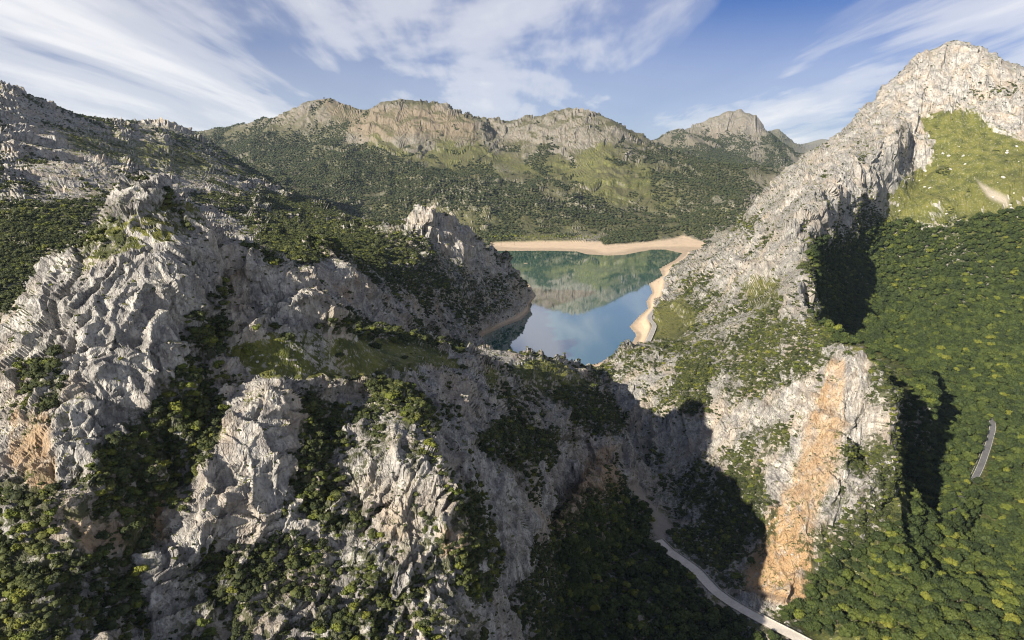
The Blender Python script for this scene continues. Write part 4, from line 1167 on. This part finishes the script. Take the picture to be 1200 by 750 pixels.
tt_, ti, tj, tc_ = scatter(~cfo & (RD2 < 620), 1.9, 15, 63, over=2.0, cut=0.15, hidden=0.1, mode=1)
ts = 0.35 + 0.6 * rng.random(len(tt_)) ** 1.5
ut, ui_, uj, uc = scatter(~cfo & (RD2 >= 620) & (RD2 < 2100), 4.0, 15, 64, over=2.0, cut=0.22, hidden=0.05, mode=1)
us = 0.9 + 1.1 * rng.random(len(ut)) ** 1.5
print('scatter', len(tt_), len(ut), len(ft), len(st), len(mt_), len(ht))


def appar(p, s, i, j):
    ok = VIS2[i, j]
    px, py = proj(p[:, 0], p[:, 1], p[:, 2] - CAMZ)
    ok &= (px > 4) & (px < 1196) & (py > 5) & (py < 745)
    return np.where(ok, s / np.hypot(p[:, 0], p[:, 1]), 0), px, py


def named_copy(name, me, p, s, label, cat, group, crown='crown', trunk=None):
    if trunk is None:
        o = link(name, me, None, tuple(p))
    else:
        o = bpy.data.objects.new(name, None); COL.objects.link(o); o.location = tuple(p)
        link('crown', me, o); link('trunk', trunk, o)
    o.scale = (s, s, s * (0.9 + 0.25 * random.random())); o.rotation_euler = (0, 0, random.random() * 6.28)
    return tag(o, label, cat, group)


# the trees and shrubs that show largest, one object each
TREE_MARKS = ((690, 660, 'against the foot of the gorge cliff'), (670, 730, 'under the gorge cliff corner'), (740, 610, 'beside the gravel bed at the gorge mouth'), (740, 690, 'amid the shaded gorge wood'), (790, 630, 'where the gorge road starts'), (800, 700, 'below the gorge road in shade'), (760, 745, 'at the bottom edge of the gorge wood'), (830, 735, 'below the lit gorge road'), (850, 650, 'in the hollow above the gorge road'), (960, 650, 'along the landslide edge'), (960, 700, 'beside the lower end of the landslide'), (1000, 740, 'in the lit wood at the bottom edge'), (1020, 660, 'in the lit wood under the nose'), (1080, 700, 'amid the sunlit wood'), (1090, 620, 'at the upper rim of the sunlit wood'), (1150, 640, 'on the sunny slope below the valley road'), (1130, 740, 'in the sunny bottom corner of the wood'), (1180, 690, 'on the sunny outer slope of the wood'), (1190, 560, 'on the outer side of the valley road'), (1100, 560, 'on the inner side of the valley road'), (1060, 520, 'in the shadow behind the rocky nose'), (1150, 450, 'above the bend of the valley road'), (1100, 380, 'in the high wood under the grass flank'))
SHRUB_MARKS = ((175, 240, 'on the summit of the near crag'), (120, 290, 'on the green shoulder of the near crag'), (240, 290, 'high on the grooved slab of the near crag'), (310, 330, 'on the lower grooved slab'), (20, 440, 'on the western edge of the near crag'), (60, 500, 'above the rust stained cliff'), (120, 420, 'on the pale buttress of the near crag'), (210, 400, 'between buttress and slab'), (180, 500, 'in the bushy bowl under the buttress'), (230, 460, 'in the gully beside the first rib'), (150, 570, 'in the dense gully beneath the crag'), (40, 600, 'at the foot of the western cliff'), (60, 690, 'in the dark wood under the crag'), (150, 700, 'on ledges of the lower gully'), (220, 640, 'along the left foot of the first rib'), (300, 520, 'on the crest of the first rib'), (300, 620, 'on the front face of the first rib'), (250, 720, 'at the bottom of the first rib'), (330, 720, 'in the bushy foot between the ribs'), (360, 520, 'in the dark cleft between the ribs'), (400, 620, 'low in the dark cleft'), (430, 470, 'on the back of the second rib'), (470, 540, 'on the crest of the second rib'), (440, 640, 'on the front face of the second rib'), (460, 720, 'at the foot of the second rib'), (545, 600, 'in the black gully past the second rib'), (520, 700, 'low beside the black gully'), (320, 400, 'around the upper meadow'), (450, 415, 'along the far meadow edge'), (390, 450, 'along the near meadow edge'), (520, 450, 'on the plateau right of the meadow'), (600, 440, 'on the plateau above the lake end'), (570, 500, 'in the thicket below the plateau'), (660, 470, 'on the rim near the gorge slot'), (620, 540, 'on the grey slope above the gorge cliff'), (700, 500, 'on top of the orange gorge cliff'), (600, 640, 'on the steep wall above the gorge'), (600, 720, 'at the foot of the steep wall'), (740, 440, 'on the rocks beside the lake outlet'), (780, 500, 'on the shaded wall across the gorge'), (830, 440, 'high on the lit slope across the gorge'), (850, 540, 'low on the lit slope across the gorge'), (910, 450, 'on the shoulder above the landslide'), (1010, 520, 'on the rocky nose beside the landslide'))


def mark(marks, x, y):
    return min(marks, key=lambda q: (q[0] - x) ** 2 + (q[1] - y) ** 2)[2]


def individuals(p, s_arr, i, j, count, kind):
    ap, x_, y_ = appar(p, s_arr, i, j)
    order = np.argsort(-ap)[:count]
    mask = np.ones(len(p), bool)
    cells = {}
    for k in order:
        mask[k] = False
        tone = random.choices(('dark', 'mid', 'lime'), (1, 2, 4) if (kind == 'shrub' and x_[k] < 262 and y_[k] < 330) else (4, 3, 2))[0]
        cells.setdefault((mark(TREE_MARKS if kind == 'oak_tree' else SHRUB_MARKS, x_[k], y_[k]), tone), []).append(k)
    for (where, tone), ks in cells.items():
        ks.sort(key=lambda k: -s_arr[k])
        for n_, k in enumerate(ks):
            noun = 'oak' if kind == 'oak_tree' else 'shrub'
            col_ = {'dark': 'dark green', 'mid': 'olive green', 'lime': 'bright yellow-green'}[tone]
            if len(ks) == 1: lb = f'lone {col_} {noun} {where}'
            elif n_ == 0: lb = f'broadest of the {col_} {noun}s {where}'
            elif n_ == len(ks) - 1: lb = f'smallest separate {col_} {noun} {where}'
            else:
                fr_b = [q for q in ks[1:-1]]
                xs = sorted(fr_b, key=lambda q: x_[q]); ys = sorted(fr_b, key=lambda q: y_[q])
                if len(fr_b) == 1: lb = f'medium {col_} {noun} {where}'
                elif k == xs[0]: lb = f'leftmost medium {col_} {noun} {where}'
                elif k == xs[-1]: lb = f'rightmost medium {col_} {noun} {where}'
                elif k == ys[0]: lb = f'highest medium {col_} {noun} {where}'
                elif k == ys[-1]: lb = f'lowest medium {col_} {noun} {where}'
                else: lb = f'medium {col_} {noun} among others {where}'
            g_ = f'{col_} {noun}s {where}'
            set_ = OAKS if kind == 'oak_tree' else SHR
            me = set_[3] if tone == 'lime' else (set_[0] if tone == 'dark' else set_[1 + int(k) % 2])
            if kind == 'oak_tree': named_copy(kind, me, p[k], s_arr[k], lb, 'tree', g_, trunk=TRK)
            else: named_copy(kind, me, p[k] - (0, 0, 0.1 * s_arr[k]), s_arr[k], lb, 'shrub', g_)
    return mask


mask_ft = individuals(ft, fs, fi, fj, 290, 'oak_tree')
mask_st = individuals(st, ss, si, sj, 280, 'shrub')

# shrubs and trees one can point at
for px, py, s, lime, nm, lb in (
        (291, 414, 3.6, 1, 'shrub', 'bright yellow shrub at the upper left edge of the meadow'),
        (338, 398, 4.3, 0, 'shrub', 'large dark round shrub standing alone on the meadow below the slab'),
        (322, 384, 3.2, 0, 'shrub', 'dark shrub at the foot of the grey slab above the meadow'),
        (398, 418, 3.0, 0, 'shrub', 'small dark round shrub alone on the open meadow grass'),
        (258, 378, 4.6, 0, 'shrub', 'broad dark shrub at the foot of the crag above the meadow corner'),
        (300, 383, 2.6, 1, 'shrub', 'small light green shrub between dark shrubs under the grey slab'),
        (374, 385, 3.2, 0, 'shrub', 'dark shrub where the grey slab runs into the meadow'),
        (440, 408, 4.0, 0, 'shrub', 'wide dark shrub on the far edge of the meadow'),
        (862, 680, 4.6, 1, 'oak_tree', 'bright yellow-green tree beside the gorge road under the landslide'),
        (1046, 672, 5.2, 1, 'oak_tree', 'pale green broad tree standing out in the sunlit wood'),
        (880, 660, 3.4, 0, 'oak_tree', 'dark tree at the shaded edge of the landslide above the road')):
    q = find(px, py, 200, 600)
    if nm == 'shrub': named_copy('shrub', SHR[3] if lime else SHR[1], q - (0, 0, 0.3), s, lb, 'shrub', None)
    else: named_copy('oak_tree', OAKS[3] if lime else OAKS[1], q - (0, 0, 0.5), s, lb, 'tree', None, trunk=TRK)

# everything nobody could count: one object per kind of cover
protos = {}
def proto(me, trunk=None):
    o = bpy.data.objects.new(me.name + '_source', me); return o


def mass(name, p, s, meshes, weights, flat=1.0, sink=0.1):
    me = bpy.data.meshes.new(name)
    n = len(p)
    me.vertices.add(n); q = p.copy(); q[:, 2] -= sink * s
    me.vertices.foreach_set('co', q.astype(np.float32).ravel())
    def av(nm, tp, val, key='value'):
        a = me.attributes.new(nm, tp, 'POINT'); a.data.foreach_set(key, val)
    rot_ = np.zeros((n, 3), np.float32); rot_[:, 2] = rng.random(n) * 6.28; rot_[:, 0] = (rng.random(n) - .5) * 0.25
    av('rot', 'FLOAT_VECTOR', rot_.ravel(), 'vector')
    sc3 = np.stack([s * (0.8 + 0.45 * rng.random(n)), s * (0.8 + 0.45 * rng.random(n)), s * (0.8 + 0.4 * rng.random(n)) * flat], 1).astype(np.float32)
    av('scl', 'FLOAT_VECTOR', sc3.ravel(), 'vector')
    av('idx', 'INT', rng.choice(len(meshes), n, p=np.array(weights) / sum(weights)).astype(np.int32))
    o = link(name, me); o['kind'] = 'stuff'
    ng = bpy.data.node_groups.new(name, 'GeometryNodeTree')
    ng.interface.new_socket('Geometry', in_out='INPUT', socket_type='NodeSocketGeometry')
    ng.interface.new_socket('Geometry', in_out='OUTPUT', socket_type='NodeSocketGeometry')
    g = NT(ng); gi = g.add('NodeGroupInput'); go = g.add('NodeGroupOutput')
    jn = g.add('GeometryNodeJoinGeometry')
    for mm in reversed(meshes):
        oi = g.add('GeometryNodeObjectInfo', {'Object': proto(mm)})
        gg = g.add('GeometryNodeGeometryToInstance')
        g.l.new(oi.outputs['Geometry'], gg.inputs[0]); g.l.new(gg.outputs[0], jn.inputs[0])
    def na(nm, dt):
        nd = g.add('GeometryNodeInputNamedAttribute', data_type=dt); nd.inputs[0].default_value = nm; return nd.outputs[0]
    ip = g.add('GeometryNodeInstanceOnPoints', {'Points': gi.outputs[0], 'Instance': jn.outputs[0], 'Pick Instance': True})
    g.l.new(na('idx', 'INT'), ip.inputs['Instance Index'])
    e2r = g.add('FunctionNodeEulerToRotation', {0: na('rot', 'FLOAT_VECTOR')})
    g.l.new(e2r.outputs[0], ip.inputs['Rotation'])
    g.l.new(na('scl', 'FLOAT_VECTOR'), ip.inputs['Scale'])
    g.l.new(ip.outputs[0], go.inputs[0])
    md = o.modifiers.new('plants', 'NODES'); md.node_group = ng
    return o


mass('forest', ft[mask_ft], fs[mask_ft], OAKS, [3, 3, 3, 0.8])
mass('undergrowth', np.concatenate([st[mask_st], mt_, tt_, ut]), np.concatenate([ss[mask_st], ms, ts, us]), SHR, [3, 3, 2.4, 1.1])
mass('distant_woods', ht, hs, FARW, [1, 1])

# ------------------------------------------------------------------ loose boulders on the turf
def boulder_mesh(seed):
    r = np.random.default_rng(seed); v, f = ICO2
    v = v.copy()
    for k in range(7):
        d = r.normal(size=3); d /= np.linalg.norm(d); c = 0.5 + 0.35 * r.random()
        h = v @ d; v -= np.clip(h - c, 0, None)[:, None] * d * 0.9
    v += (r.random(v.shape) - 0.5) * 0.07
    return new_mesh('boulder', v * (1, 0.8, 0.65), f, M_BOULDER)
m, t, b = material('boulder_stone')
p = t.add('ShaderNodeTexCoord').outputs['Object']
t.l.new(t.ramp(t.noise(p, 2.2, 6, 0.65), [(0.35, (0.16, 0.155, 0.145)), (0.5, (0.40, 0.385, 0.355)), (0.7, (0.56, 0.54, 0.50))]), b.inputs['Base Color'])
b.inputs['Roughness'].default_value = 0.9
M_BOULDER = m
BL = [boulder_mesh(k) for k in range(4)]
for (xa, xb, ya, yb, n, smin, smax, zone) in ((1045, 1195, 170, 255, 46, 1.4, 4.6, 'on the green flank under the tall peak'), (300, 510, 392, 436, 22, 0.35, 0.9, 'on the meadow behind the ribs'), (885, 945, 600, 735, 26, 0.5, 1.3, 'in the orange landslide debris')):
    bs = []
    for k in range(n):
        px_b, py_b = xa + (xb - xa) * random.random(), ya + (yb - ya) * random.random()
        bs.append((smin + (smax - smin) * random.random() ** 2.2, px_b, py_b))
    bs.sort(reverse=True)
    ex = {min(range(3, n), key=lambda q: bs[q][1]): 'pale grey boulder lying farthest left ', max(range(3, n), key=lambda q: bs[q][1]): 'pale grey boulder lying farthest right ', min(range(3, n), key=lambda q: bs[q][2]): 'pale grey boulder lying highest up ', max(range(3, n), key=lambda q: bs[q][2]): 'pale grey boulder lying lowest down ',
          0: 'largest pale grey angular boulder ', 1: 'second largest pale grey boulder ', 2: 'third largest pale grey boulder '}
    for k, (s, px_b, py_b) in enumerate(bs):
        q = find(px_b, py_b, 200, 1700)
        o = link('boulder', BL[random.randrange(4)], None, tuple(q + (0, 0, 0.1 * s)))
        o.scale = (s, s, s); o.rotation_euler = (random.random() * 0.6, random.random() * 0.6, random.random() * 6)
        size = 'medium' if k < n * 0.4 else 'small'
        side = 'left' if px_b < (xa + xb) / 2 else 'right'
        up = 'upper' if py_b < (ya + yb) / 2 else 'lower'
        tag(o, ex[k] + zone if k in ex else f'{size} grey boulder {zone}, {up} {side} part', 'boulder', 'boulders ' + zone)

# ------------------------------------------------------------------ poplars behind the far beach
POP = [crown_mesh('crown', 60 + k, M_LIME, nl=7, h=2.6, base_=0.9, lobe=0.42, leaves=40, icos=ICO1, spread=0.30) for k in range(3)]
for k in range(60):
    q = find(574 + 134 * (k + 0.7 * random.random()) / 60, 280.5 + 2.6 * random.random(), 1900, 2700)
    if q[2] - CAMZ < LAKE + 0.2: continue
    o = link('poplar_tree', POP[k % 3], None, tuple(q)); s_ = 4.2 + 2.2 * random.random()
    o.scale = (s_ * 0.8, s_ * 0.8, s_); o.rotation_euler = (0, 0, random.random() * 6)
    tag(o, 'slender light green poplar in the row behind the far beach', 'tree', 'poplars behind the far beach')

# ------------------------------------------------------------------ the air between the camera and the far hills
zmin = float(co[:, 2].min()) - 1.0
zmax = max(float(co[:, 2].max()), CAMZ) + 15.0
v, f = box(-12500, 12500, -200, 14900, zmin, zmax)
mh = bpy.data.materials.new('air'); mh.use_nodes = True
t = NT(mh.node_tree); t.n.clear()
oo = t.add('ShaderNodeOutputMaterial')
pvn = t.add('ShaderNodeVolumePrincipled', {'Color': (0.60, 0.80, 1.0, 1), 'Density': 1.9e-5, 'Anisotropy': 0.2})
t.l.new(pvn.outputs[0], oo.inputs['Volume'])
o = link('haze', new_mesh('haze', v, f, mh)); o['kind'] = 'stuff'
